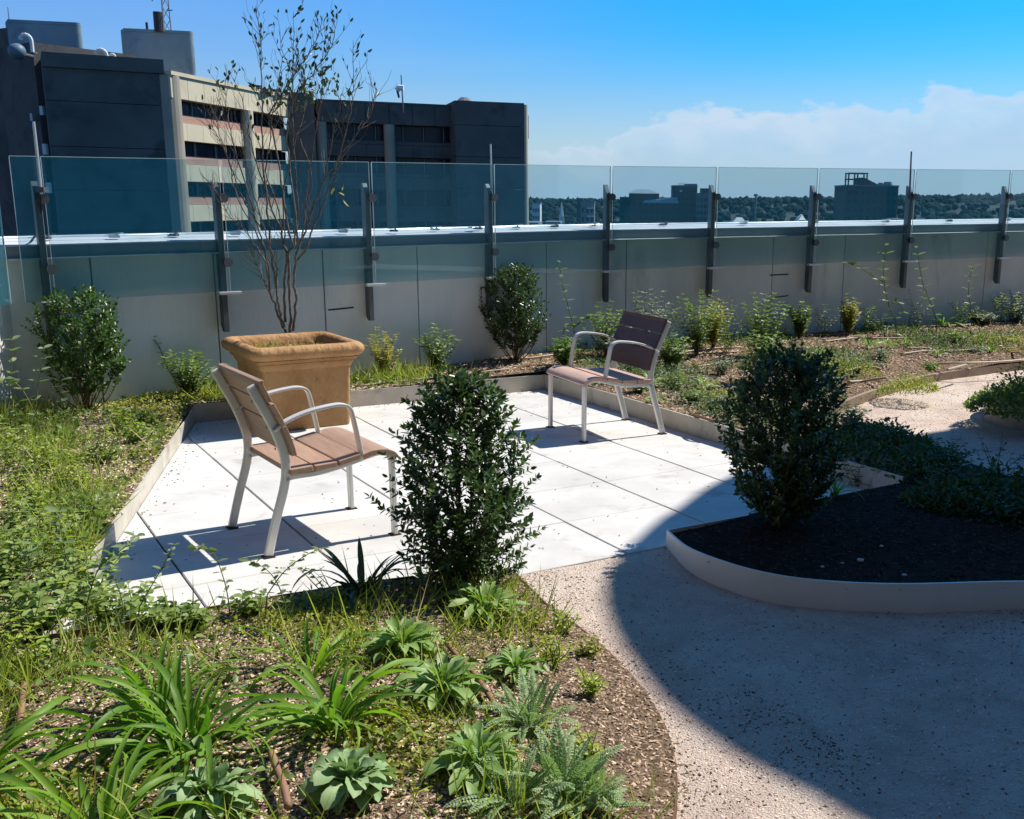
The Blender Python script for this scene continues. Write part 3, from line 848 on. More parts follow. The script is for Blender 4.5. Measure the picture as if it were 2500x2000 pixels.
# lightning rods clamped to the posts
for (xa, ya, xb, yb, Y, lab, m_, rr) in ((82, 297, 99, 452, 7.45, 'pale leaning lightning rod with a looped cable by the leftmost post', 'bright', .011),
                                 (1198, 352, 1201, 478, 9.9, 'slender white lightning rod standing against the shaded building block', 'bright', .009),
                                 (2225, 370, 2221, 474, 12.2, 'dark lightning rod standing up against the clouds at the right', 'steel', .011)):
    a_, b_ = AT(xb, yb, Y), AT(xa, ya, Y); r = empty('lightning_rod', tuple(a_), 0, lab, 'lightning rod', 'lightning rods on the railing')
    mb = MB(); mb.tube([(0, 0, -.06), b_ - a_], [rr, rr * .8], 7); mb.build('rod', M[m_], r)
    mb = MB(); mb.box((0, .02, -.03), (.05, .07, .035)); mb.build('bracket', M['steel'], r)
    if xa < 200:
        pts = [AT(x, y, Y + .12 * t) - a_ for x, y, t in ((98, 480, 0), (101, 510, .3), (98, 545, .6), (88, 572, 1), (74, 592, 2))]
        mb = MB(); mb.tube(catmull(pts, 5), .008, 6); mb.build('cable', M['black'], r)
# ================================================================== CITY BELOW AND BEYOND
GZ = -33.0
def ridge(az):
    """height of the wooded ridge by direction, as seen above the far parapet"""
    px = CX + F * math.tan(az) if abs(az) < 1.2 else (5e3 if az > 0 else -5e3)
    xs = [-900, 0, 300, 1300, 1420, 1520, 1700, 1900, 2100, 2300, 2500, 3400]
    ys = [452, 455, 466, 489, 488, 491, 487, 485, 482, 480, 479, 478]
    y = float(np.interp(px, xs, ys)); pxx = min(max(px, -900), 3400)
    return AT(pxx, y, 2400.0)[2]


def terrain():
    azs = np.linspace(-math.pi, math.pi, 181); rs = [25, 80, 200, 420, 700, 1000, 1400, 1800, 2150, 2400, 2700, 3200, 4200, 6500]
    v = []
    for r in rs:
        for a in azs:
            rz = ridge(a) - 9 if abs(a) < 1.1 else 5.0
            t = float(ss(1100, 2400, r)); z = GZ + (rz - GZ) * t - (float(ss(2500, 5000, r)) * 30)
            v.append((r * math.sin(a), r * math.cos(a), z))
    n = len(azs); f = []
    for i in range(len(rs) - 1):
        for j in range(n - 1):
            f.append((i * n + j, i * n + j + 1, (i + 1) * n + j + 1, (i + 1) * n + j))
    link('city_ground', fast_mesh('city_ground', np.array(v), np.array(f), M['city'], True), kind='structure')


terrain()
def terr_z(x, y):
    r = math.hypot(x, y); a = math.atan2(x, y); return GZ + (ridge(a) - 9 - GZ) * float(ss(1100, 2400, r))


def ico(sub=1):
    bm = bmesh.new(); bmesh.ops.create_icosphere(bm, subdivisions=sub, radius=1.0)
    v = np.array([p.co[:] for p in bm.verts]); f = np.array([[q.index for q in t.verts] for t in bm.faces]); bm.free()
    return v, f


ICO1 = ico(1)
def forest():
    V, FF = [], []; n = 0; iv, jf = ICO1
    for k in range(9000):
        a = rng.uniform(-0.62, 0.42)
        r = 320 * (2420 / 320) ** (rng.random() ** 0.75)
        x, y = r * math.sin(a), r * math.cos(a)
        if k < 2200: r = rng.uniform(2300, 2450); x, y = r * math.sin(a), r * math.cos(a)
        if r < 1200 and vnoise(x, y, .006, 3) < -.15: continue
        s = rng.uniform(3.0, 6.5) * (1.0 if r < 1500 else 1.35)
        z = terr_z(x, y) + s * .7
        w = 1 + .22 * rng.standard_normal((len(iv), 1))
        v = iv * w * (s, s, s * rng.uniform(.7, 1.05)) + (x, y, z)
        V.append(v); FF.append(jf + n); n += len(v)
    o = link('distant_woodland', fast_mesh('distant_woodland', np.vstack(V), np.vstack(FF), M['forest']), kind='stuff')
    tag(o, 'dark blue-green wooded hills filling the horizon behind the railing', 'woodland')


forest()


def block(mb, x0, x1, y0, y1, z0, z1):
    mb.box(((x0 + x1) / 2, (y0 + y1) / 2, (z0 + z1) / 2), (x1 - x0, y1 - y0, z1 - z0))


# --- the big office building on the left --------------------------------------------
def facing(A, B, off):
    A, B = np.array(A[:2]), np.array(B[:2]); d = (B - A) / np.linalg.norm(B - A); n = np.array([d[1], -d[0]])
    return A, B, d, n


hosp = empty('office_building', (0, 0, 0), 0, 'large concrete office block with a sunlit cream facade of window bands and shaded wings', 'building')
RZ = 12.05
def wallbox(A, B, z0, z1, out, back, name, mat, t0=0.0, t1=1.0, parent=hosp, **kw):
    A, B, d, n = facing(A, B, 0); L = np.linalg.norm(B - A)
    a = A + d * L * t0; b_ = A + d * L * t1
    P_ = [a + n * out, b_ + n * out, b_ - n * back, a - n * back]
    mb = MB(); mb.prism(P_, z0, z1); return mb.build(name, mat, parent, **kw)


C0 = AT(137, 475, 95.5); C1 = AT(424, 475, 100.0); C2 = AT(718, 475, 123.6); C3 = AT(783, 475, 125.0); C4 = AT(1118, 475, 131.0); C5 = AT(1281, 475, 132.0)
C4f = AT(1115, 475, 127.5); C5f = AT(1281, 475, 130.0)
# shaded end wall A with storey joints
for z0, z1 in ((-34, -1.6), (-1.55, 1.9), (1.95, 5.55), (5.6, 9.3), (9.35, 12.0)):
    wallbox(C0, C1, z0, z1, 0, 10, 'end_wall_panel', M['bconc_shaded'])
wallbox(C0, C1, 12.03, RZ + 1.15, .25, 10, 'roof_parapet', M['bconc_shaded'])
def rounded(P0, r, z0, z1, mat, name):
    mb = MB(); mb.disc(np.array([P0[0], P0[1], (z0 + z1) / 2]), (0, 0, 1), r, z1 - z0, 20); return mb.build(name, mat, hosp, smooth=False)


rounded(C1 + (-.25, .95, 0), 1.15, -34, RZ - .1, M['bcol'], 'corner_column')
# sunlit facade
def facade(A, B, ts, top, mats, cols, mull, first_top=10.05, step=3.63, n=5, wh=1.30, ph=.72, cream_name='spandrel_panel', pj=5):
    cream, pink = mats
    A2, B2, d, nn = facing(A, B, 0); L = np.linalg.norm(B2 - A2)
    wallbox(A, B, -34, top - .1, -1.2, 12, 'wall_core', M['bconc_shaded'])
    nb = len(ts) - 1
    for s in range(nb):
        t0, t1 = ts[s], ts[s + 1]
        # top fascia panels
        for q in range(pj):
            u0 = t0 + (t1 - t0) * q / pj; u1 = t0 + (t1 - t0) * (q + 1) / pj
            wallbox(A, B, first_top, top, .55, 1.2, cream_name, cream, u0 + .03 / L, u1 - .03 / L)
        for k in range(n):
            zt = first_top - step * k
            wallbox(A, B, zt - wh, zt - .02, -.75, 1.15, 'window_glass', M['bglass'], t0, t1)
            if k < n:
                wallbox(A, B, zt - wh - .07, zt - wh, -.1, 1.15, 'window_sill', M['bframe'], t0, t1)
                wallbox(A, B, zt - wh - ph, zt - wh - .08, .0, 1.15, 'pink_band', pink, t0, t1)
                for q in range(pj):
                    u0 = t0 + (t1 - t0) * q / pj; u1 = t0 + (t1 - t0) * (q + 1) / pj
                    wallbox(A, B, zt - step + .05, zt - wh - ph - .03, .16, 1.15, cream_name, cream, u0 + .02 / L, u1 - .02 / L)
            for w in mull:
                wallbox(A, B, zt - wh + .02, zt - .04, -.68, 1.0, 'window_frame', M['bframe'], t0 + (t1 - t0) * w, t0 + (t1 - t0) * (w + .012))
                wallbox(A, B, zt - wh + .02, zt - .04, -.66, .9, 'window_frame', M['bmullion'], t0 + (t1 - t0) * (w + .02), t0 + (t1 - t0) * (w + .027))
                wallbox(A, B, zt - wh + .02, zt - .04, -.68, 1.0, 'window_frame', M['bframe'], t0 + (t1 - t0) * (w + .038), t0 + (t1 - t0) * (w + .05))
    for t in cols:
        p = A2 + (B2 - A2) * t + nn * .25; rounded((p[0], p[1], 0), .62, -34, first_top - .02, M['cream'] if cream is M['cream'] else M['bcol'], 'round_column')


facade(C1, C2, (0.0, .58, 1.0), RZ - .1, (M['cream'], M['pink']), (.58,), (.1, .36, .63, .88))
wallbox(C1, C2, RZ - .08, RZ + .25, .7, 12, 'roof_edge', M['cream'])
# dark stair block between the wings
wallbox(C2 + (.2, -1.5, 0), np.array([C3[0] + .3, C2[1] - 1.5 + .8, 0]), -34, RZ + .6, 0, 12, 'stair_block', M['bconc_shaded'])
# shaded wing
facade(C3, C4, (0.0, .50, 1.0), RZ - .1, (M['bconc_shaded'], M['bconc_shaded']), (.02, .50), (.2, .5, .8), first_top=9.75, wh=1.75, ph=.5, pj=3)
wallbox(C3, C4, RZ - .08, RZ + .12, .6, 12, 'roof_edge', M['bconc_shaded'])
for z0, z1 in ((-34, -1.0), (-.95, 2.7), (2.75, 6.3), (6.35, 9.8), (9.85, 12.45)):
    wallbox(C4f, C5f, z0, z1, 0, 14, 'end_wall_panel', M['bconc_shaded'])
rounded(C5f + (-.1, .6, 0), .5, -34, 12.3, M['cream'], 'corner_column')
wallbox(AT(1283, 300, 131), AT(1290, 300, 131), 8.6, 11.2, 0, .5, 'wall_duct', M['bconc_shaded'])
# penthouses
def penthouse(px0, px1, Y, ztop, side, mat, lab, dpt=9.0):
    a = AT(px0, 475, Y); b_ = AT(px1, 475, Y + 1.5); o = empty('roof_penthouse', (a[0], a[1], RZ - .2), 0)
    o.parent = hosp; o.name = 'penthouse'
    A_ = np.array([0., 0]); B_ = (b_ - a)[:2]; d = B_ / np.linalg.norm(B_); n = np.array([-d[1], d[0]]); n2 = np.array([-.55, .83])
    h = ztop - RZ + .2; r_ = .5
    poly = [A_, B_ - d * r_]
    for i in range(1, 6):
        w = i / 6 * math.pi / 2; poly.append(B_ - d * r_ + d * r_ * math.sin(w) + n * r_ * (1 - math.cos(w)))
    vr = np.array([-.46, .888]); poly += [B_ + vr * dpt, A_ + n * dpt + n2 * 1.0, A_ + n2 * side]
    mb = MB(); mb.prism(poly, 0, h); mb.build('penthouse_wall', mat, o)
    mb = MB(); mb.prism([np.array(p) * 1.0 for p in poly], h + .02, h + .3); mb.build('roof_edge', mat, o)
    return o


penthouse(66, 236, 106.0, 17.0, 2.4, M['brender_shaded'], '')
penthouse(338, 500, 112.0, 17.2, 1.8, M['brender_shaded'], '')
# left, darker masses
wallbox(AT(-60, 475, 112), AT(34, 475, 108), -34, 14.2, 0, 14, 'side_wing', M['bconc_shaded'])
wallbox(AT(34, 475, 104), AT(118, 475, 100.5), -34, 14.6, 0, 10, 'side_wing', M['bconc_shaded'])
wallbox(AT(34, 475, 108), AT(80, 475, 106.5), 14, 16.7, 0, 4, 'side_wing', M['bconc_shaded'])
for (xa, ya, xb, yb, Y) in ((105, 260, 110, 282, 96.6), (112, 352, 117, 378, 96.2), (120, 446, 125, 472, 95.8), (81, 278, 85, 296, 101.0), (36, 200, 50, 218, 106.0), (39, 235, 51, 253, 106.0), (41, 268, 52, 286, 106.0)):
    a = AT(xa, yb, Y - .35); c = AT(xb, ya, Y - .35)
    mb = MB(); mb.box(((a[0] + c[0]) / 2, Y - .6, (a[2] + c[2]) / 2), (c[0] - a[0], .5, c[2] - a[2])); mb.build('slit_window', M['farwhite'], hosp)  # slit windows, their lit look put in as pale panels


def roof_item(name, px, Y, lab, cat, build):
    p = AT(px, 475, Y); o = empty(name, (p[0], p[1], RZ), 0, lab, cat); build(o); return o


def dome(o):
    iv, jf = ico(3); me = fast_mesh('dish', iv * (.72, .72, .68) + (0, 0, 2.3), jf, M['bdark'], True); link('dome', me, o)
    mb = MB(); mb.tube([(0, .2, 2.2), (0, 3.5, 2.2)], .14, 8); mb.build('pedestal', M['bconc_shaded'], o)
p = AT(80, 475, 98); o = empty('radome', (p[0], p[1], 11.2), 0, 'blue-grey radome ball on the shaded roof of the office block', 'radome'); dome(o)
def gooseneck(px, Y, h, s, lab, z=RZ + 1.1):
    p = AT(px, 475, Y); o = empty('vent_pipe', (p[0], p[1], z), 0, lab, 'vent pipe', 'vent pipes on the office roof')
    mb = MB(); pts = [(0, 0, 0), (0, 0, h * .6)] + [(-s + s * math.cos(w), 0, h * .6 + s * math.sin(w)) for w in np.linspace(.1, 2.9, 7)]
    mb.tube(pts, .16, 8); mb.build('pipe', M['farwhite'], o)
    mb = MB(); mb.disc((0, 0, .06), (0, 0, 1), .35, .12, 10); mb.build('flange', M['fargrey'], o)
gooseneck(117, 96.5, 1.7, .5, 'tall white bent vent pipe next to the radome')
gooseneck(292, 99.5, .45, .5, 'short fat white vent pipe left of the second penthouse')
gooseneck(310, 100, .4, .18, 'small white vent pipe at the foot of the second penthouse')
def lattice(px, Y, zb, zt, w, lab, leanx=0):
    p = AT(px, 300, Y); o = empty('antenna_mast', (p[0], p[1], zb), 0, lab, 'antenna mast', 'masts on the office roof')
    h = zt - zb
    cs = [(w * math.cos(a), w * math.sin(a)) for a in (0.3, 2.4, 4.5)]
    for c in cs:
        mb = MB(); mb.tube([(c[0], c[1], 0), (c[0] * .6, c[1] * .6, h)], .06, 5); mb.build('mast_leg', M['fargrey'], o)
    mb = MB(); k = int(h / 1.1)
    for i in range(k):
        z0, z1 = h * i / k, h * (i + 1) / k
        for j in range(3):
            a, b_ = cs[j], cs[(j + 1) % 3]; s0, s1 = 1 - .4 * z0 / h, 1 - .4 * z1 / h
            mb.tube([(a[0] * s0, a[1] * s0, z0), (b_[0] * s1, b_[1] * s1, z1)], .035, 4, False)
    mb.build('lattice', M['fargrey'], o); return o
o = lattice(424, 113, 17.3, 25.5, .45, 'steel lattice radio mast with antennas on the second penthouse')
mb = MB(); mb.disc((-.55, -.5, .9), (0, 0, 1), .42, 1.8, 12); mb.build('antenna_drum', M['bframe'], o)
mb = MB()
for z in (3.3, 5.1, 5.6): mb.tube([(-.2, -.3, z), (-1.0, -.4, z)], .05, 5); mb.tube([(-1.0, -.4, z - .5), (-1.0, -.4, z + .5)], .05, 5)
mb.build('antenna_arm', M['fargrey'], o)
mb = MB(); mb.tube([(.3, -.3, 2.0), (.9, -.3, 2.0)], .05, 5); mb.tube([(-1.9, 0, .0), (-1.9, 0, .9)], .12, 6); mb.build('bracket', M['bframe'], o)
p0 = AT(29, 112, 108); p1 = AT(19, 18, 108); o = empty('antenna_mast', tuple(p0), 0, 'thin whip antenna rising at the far left above the side wing', 'antenna mast', 'masts on the office roof')
mb = MB(); mb.tube([(0, 0, -.6), p1 - p0], [.09, .04], 5); mb.build('whip', M['fargrey'], o)
p0 = AT(985, 270, 128); p1 = AT(979, 183, 128); o = empty('camera_pole', tuple(p0), 0, 'slim roof pole with a white hooded camera above the shaded wing', 'camera pole')
mb = MB(); mb.tube([(0, 0, -.3), p1 - p0], [.1, .06], 6); mb.build('pole', M['fargrey'], o)
q = AT(980, 219, 127.8) - p0; mb = MB(); mb.tube([q + (-.5, 0, -.1), q + (-.3, 0, .2), q + (.25, 0, .15)], .33, 8); mb.build('camera_head', M['farwhite'], o)
q2 = AT(974, 232, 127.8) - p0; mb = MB(); mb.tube([q + (-.5, 0, 0), q2 + (0, 0, -.3)], .13, 6); mb.build('whip', M['bframe'], o)
# rooftop plant
for (px0, px1, y0, y1, Y, lab) in ((515, 585, 219, 228, 113, 'low dark duct on the sunlit wing roof'), (583, 648, 214, 233, 116, 'boxy grey cooling unit on the sunlit wing roof'), (648, 680, 224, 240, 119, 'slatted grey condenser at the far end of the sunlit wing roof')):
    a = AT(px0, y1, Y); c = AT(px1, y0, Y); o = empty('roof_unit', (a[0], Y, RZ), 0, lab, 'roof unit', 'plant on the office roof')
    w, h = c[0] - a[0], c[2] - RZ
    mb = MB(); mb.box((w / 2, 1.2, h / 2), (w, 2.4, h)); mb.build('casing', M['fargrey'], o, bevel=.12)
    for i in range(3):
        mb = MB(); mb.box((w / 2, -.03, h * (.25 + .25 * i)), (w * .86, .08, h * .09)); mb.build('louvre', M['bframe'], o)
    mb = MB(); mb.disc((w * .5, 1.2, h + .15), (0, 0, 1), .7, .3, 12); mb.build('fan_cowl', M['bframe'], o)
a = AT(1020, 270, 134); c = AT(1150, 256, 134); o = empty('roof_hatch', (a[0], 134, RZ), 0, 'dark wedge-shaped rooftop with a domed vent over the shaded wing', 'roof structure')
w, h = c[0] - a[0], c[2] - RZ
mb = MB(); mb.hexa(np.array([(0, 0, -.4), (w, 0, -.4), (w, 5, -.4), (0, 5, -.4)]), np.array([(0, 0, .1), (w * .9, 0, h), (w, 5, h), (0, 5, .2)])); mb.build('sloping_roof', M['bconc_shaded'], o)
mb = MB(); mb.tube([(w * .86, 1, h - .3), (w * .86, 1, h + .5), (w * .86, 1, h + .9)], [.95, .95, .5], 10); mb.build('domed_vent', M['fargrey'], o)

# --- buildings in the distance ------------------------------------------------------
def farb(px0, px1, ytop, Y, lab, mat, dep=26, rows=0, colsn=0, extra=None, name='city_building', base=None):
    a = AT(px0, 475, Y); b_ = AT(px1, 475, Y); zt = AT((px0 + px1) / 2, ytop, Y)[2]
    w = b_[0] - a[0]; o = empty(name, (a[0], Y, GZ), 0, lab, 'building', 'buildings of the city below')
    h = zt - GZ
    mb = MB(); mb.box((w / 2, dep / 2, h / 2), (w, dep, h)); mb.build('wall', mat, o)
    mb = MB(); mb.box((w / 2, dep / 2, h + .25), (w + .4, dep + .4, .5)); mb.build('roof_edge', M['fargrey'], o)
    for i in range(rows):
        for j in range(colsn):
            z = h - 3.0 - 3.4 * i; ww = w / colsn
            if z < 12: continue
            mb = MB(); mb.box((ww * (j + .5), -.06, z), (ww * .55, .25, 1.7)); mb.build('window', M['bglass'], o)
    if extra: extra(o, w, h)
    return o


def x_c1(o, w, h):
    mb = MB()
    pts = [(0, 0), (1, 0), (1.0, .6), (.72, 1), (.28, 1), (0, .6)]
    mb = MB(); L = 15.2; X = 4.6; mb.hexa(np.array([(X, -1, h), (X + L, -1, h), (X + L, 14, h), (X, 14, h)]), np.array([(X, -1, h + 2.3), (X + L, -1, h + 2.3), (X + L, 14, h + 2.3), (X, 14, h + 2.3)])); mb.build('roof_house', M['brick'], o)
    mb = MB(); mb.hexa(np.array([(X - .3, -1.3, h + 2.3), (X + L + .3, -1.3, h + 2.3), (X + L + .3, 14, h + 2.3), (X - .3, 14, h + 2.3)]), np.array([(X + 3.5, 2, h + 4.4), (X + L - 5, 2, h + 4.4), (X + L - 5, 11, h + 4.4), (X + 3.5, 11, h + 4.4)])); mb.build('hipped_roof', M['metalroof'], o)
    mb = MB(); mb.hexa(np.array([(X + L * .45, -3, h - 2.4), (X + L + 10, -3, h - 2.4), (X + L + 10, -1.4, h - 2.4), (X + L * .45, -1.4, h - 2.4)]), np.array([(X + L * .45 + 1, -2.4, h - 1.2), (X + L + 9, -2.4, h + .6), (X + L + 9, -1.5, h + .6), (X + L * .45 + 1, -1.5, h - 1.0)])); mb.build('sloping_roof', M['metalroof'], o)
farb(1514, 1642, 484, 560, 'dark broad building with a hipped pale-blue roof house, seen through the glass', M['brick'], 40, 4, 9, x_c1)
def x_c2(o, w, h):
    mb = MB(); mb.box((w * .75, 6, h + .9), (w * .5, 8, 1.0)); mb.build('roof_house', M['fargrey'], o)
    for t in (.25, .33, .42):
        mb = MB(); mb.tube([(w * t, 1, h), (w * t, 1, h + 1.8)], .2, 5); mb.build('flue', M['fargrey'], o)
    mb = MB(); mb.box((w * .32, -.3, h - 2.5), (1.4, .3, 1.0)); mb.build('sign_panel', M['farwhite'], o)
farb(1643, 1702, 455, 600, 'dark square tower block taller than its neighbours beside the sixth railing post', M['brick'], 22, 5, 6, x_c2)
def x_c3(o, w, h):
    mb = MB(); mb.box((w * .5, 6, h + 1.5), (w * .5, 8, 3)); mb.build('lift_house', M['brick'], o)
farb(1702, 1742, 474, 590, 'lower brick block with a lift house, joined in view to the square tower', M['fargrey'], 24, 6, 5, x_c3)
def x_c4(o, w, h):
    for x in (.8, 4.6, 8.6):
        for y in (1, 7):
            mb = MB(); mb.box((x, y, h + 2.6), (.55, .55, 5.2)); mb.build('frame_post', M['bframe'], o)
    for z in (2.8, 5.3):
        mb = MB(); mb.box((4.7, 1, h + z), (8.6, .5, .5)); mb.box((4.7, 7, h + z), (8.6, .5, .5)); mb.build('frame_beam', M['bframe'], o)
    mb = MB(); mb.hexa(np.array([(6.5, 4, h), (w - 6, 4, h), (w - 6, 18, h), (6.5, 18, h)]), np.array([(6.5, 4, h + 3.6), (w - 14, 4, h + 3.6), (w - 14, 18, h + 3.6), (6.5, 18, h + 3.6)])); mb.build('roof_house', M['brick'], o)
    mb = MB(); mb.tube([(w - 3.5, 5, h - .5), (w - 3.5, 5, h + 2.0)], [2.6, 1.6], 9); mb.build('roof_tank', M['fargrey'], o)
    mb = MB(); mb.tube([(w * .7, 5, h), (w * .7, 5, h + 1.6)], 1.1, 8); mb.build('vent', M['fargrey'], o)
farb(2066, 2193, 455, 470, 'dark solitary tower with an open steel frame on its roof, right part of the skyline', M['brick'], 26, 6, 8, x_c4)
farb(1418, 1451, 494, 420, 'pale stepped apartment block with balconies left of the fifth railing post', M['fargrey'], 16, 6, 3, lambda o, w, h: [MB().box((w * .72, -1, h - 2.2 - 3 * i), (w * .5, 1.6, .5)).build('balcony', M['farwhite'], o) for i in range(6)])
farb(1408, 1424, 485, 900, 'small dark block breaking the treeline behind the pale apartments', M['brick'], 16)
farb(1299, 1318, 498, 520, 'little pale flat-roofed house right behind the office block corner', M['farwhite'], 12, 2, 3)
farb(1283, 1312, 549, 230, 'low white flat roof beside the office block corner just above the coping', M['farwhite'], 12)
farb(1331, 1366, 546, 300, 'low white house with gabled front among dark trees', M['farwhite'], 12, 1, 4)
farb(1306, 1399, 562, 190, 'wide white flat roof right above the coping', M['farwhite'], 16)
farb(1500, 1610, 556, 260, 'wide blue-grey flat roof below the broad dark building', M['metalroof'], 16)
farb(1430, 1470, 556, 300, 'low greenish hipped house roof left of the fifth railing post', M['metalroof'], 12)
def gable(o, w, h):
    mb = MB(); mb.hexa(np.array([(-.8, 0, h), (w + .8, 0, h), (w + .8, 9, h), (-.8, 9, h)]), np.array([(1.5, 4, h + 2.6), (w - 1, 4, h + 2.6), (w - 1, 5, h + 2.6), (1.5, 5, h + 2.6)])); mb.build('gable_roof', M['farwhite'], o)
farb(1792, 1826, 553, 330, 'white gabled house at the foot of the woods in the seventh pane', M['farwhite'], 9, 1, 4, gable)
farb(1956, 1968, 541, 420, 'tiny pale chapel with a pitched roof between dark trees', M['farwhite'], 9, 0, 0, gable)
farb(2190, 2215, 538, 400, 'low pale flat building at the right foot of the solitary tower', M['metalroof'], 14)
p = AT(1371, 528, 520); q = AT(1372, 494, 520); o = empty('church_spire', (p[0], 520, GZ), 0, 'slim white church spire standing among the distant trees', 'spire')
mb = MB(); mb.tube([(0, 0, 0), (0, 0, p[2] - GZ), (0, 0, q[2] - GZ)], [1.6, 1.3, .15], 6); mb.build('spire', M['farwhite'], o)
mb = MB(); mb.box((0, 3, 7), (7, 12, 14)); mb.build('nave', M['farwhite'], o)
p = AT(1845, 487, 1500); q = AT(1845, 473, 1500); o = empty('water_tower', (p[0], 1500, terr_z(p[0], 1500)), 0, 'tiny water tower on a stalk above the treeline', 'water tower')
zz = q[2] - o.location[2]; mb = MB(); mb.tube([(0, 0, 0), (0, 0, zz - 3)], 1.2, 8); mb.build('stalk', M['fargrey'], o)
iv, jf = ICO1; link('tank', fast_mesh('tank', iv * (3.6, 3.6, 2.3) + (0, 0, zz - 2.0), jf, M['fargrey'], True), o)
# our own building, out of view: what carries the canopy whose round shadow falls on path and patio
host = empty('host_building', (0, 0, 0), 0, 'flat-roofed building behind the viewer with a curved canopy shading the path', 'building')
sh = np.array([.6957, .4337])
spx = [(2200, 872), (1990, 896), (1900, 920), (1680, 960), (1530, 1010), (1440, 1070), (1400, 1095), (1340, 1150), (1310, 1190), (1300, 1230), (1330, 1310), (1430, 1440), (1600, 1560), (1760, 1640), (1870, 1700), (1930, 1725)]
CZ = 7.6
cp_ = [G(a * 2500 / 2156, b_ * 2500 / 2156)[:2] + sh * CZ for a, b_ in spx]
cp_ = catmull(cp_, 4)
cpoly = [(20, 17.5), tuple(cp_[0] + (2.5, 1.15))] + [tuple(p) for p in cp_] + [tuple(cp_[-1] + (.35, -.55)), tuple(cp_[-1] + (1.0, -2.2)), (8.2, -1.0), (20, -1.0)]
mb = MB(); mb.prism(cpoly, CZ, CZ + .05); mb.build('canopy', M['canopy'], host)
mb = MB(); mb.box((-15, -6.3, 1), (110, 10, 26)); mb.build('sky_blocking_wall', M['canopy'], host)  # unseen dark wall, sized to block sky light and deepen the shade
for i in range(9):
    mb = MB(); mb.box((-12 + i * 3, -1.28, 1.6), (2.4, .08, 2.6)); mb.build('window', M['bglass'], host)
mb = MB(); mb.prism([(-9, .4), (16.5, .4), (16.5, 16), (9.5, 15.0), tuple(wline(.3)[1]), tuple(corner(.3)), (-5.2, .4)], -3.0, -.12); mb.build('roof_slab', M['roofdeck'], host)
for x, y in ((9, 3), (12, 8)):
    mb = MB(); mb.tube([(x, y, -.1), (x, y, CZ)], .09, 12); mb.build('canopy_post', M['steel'], host)
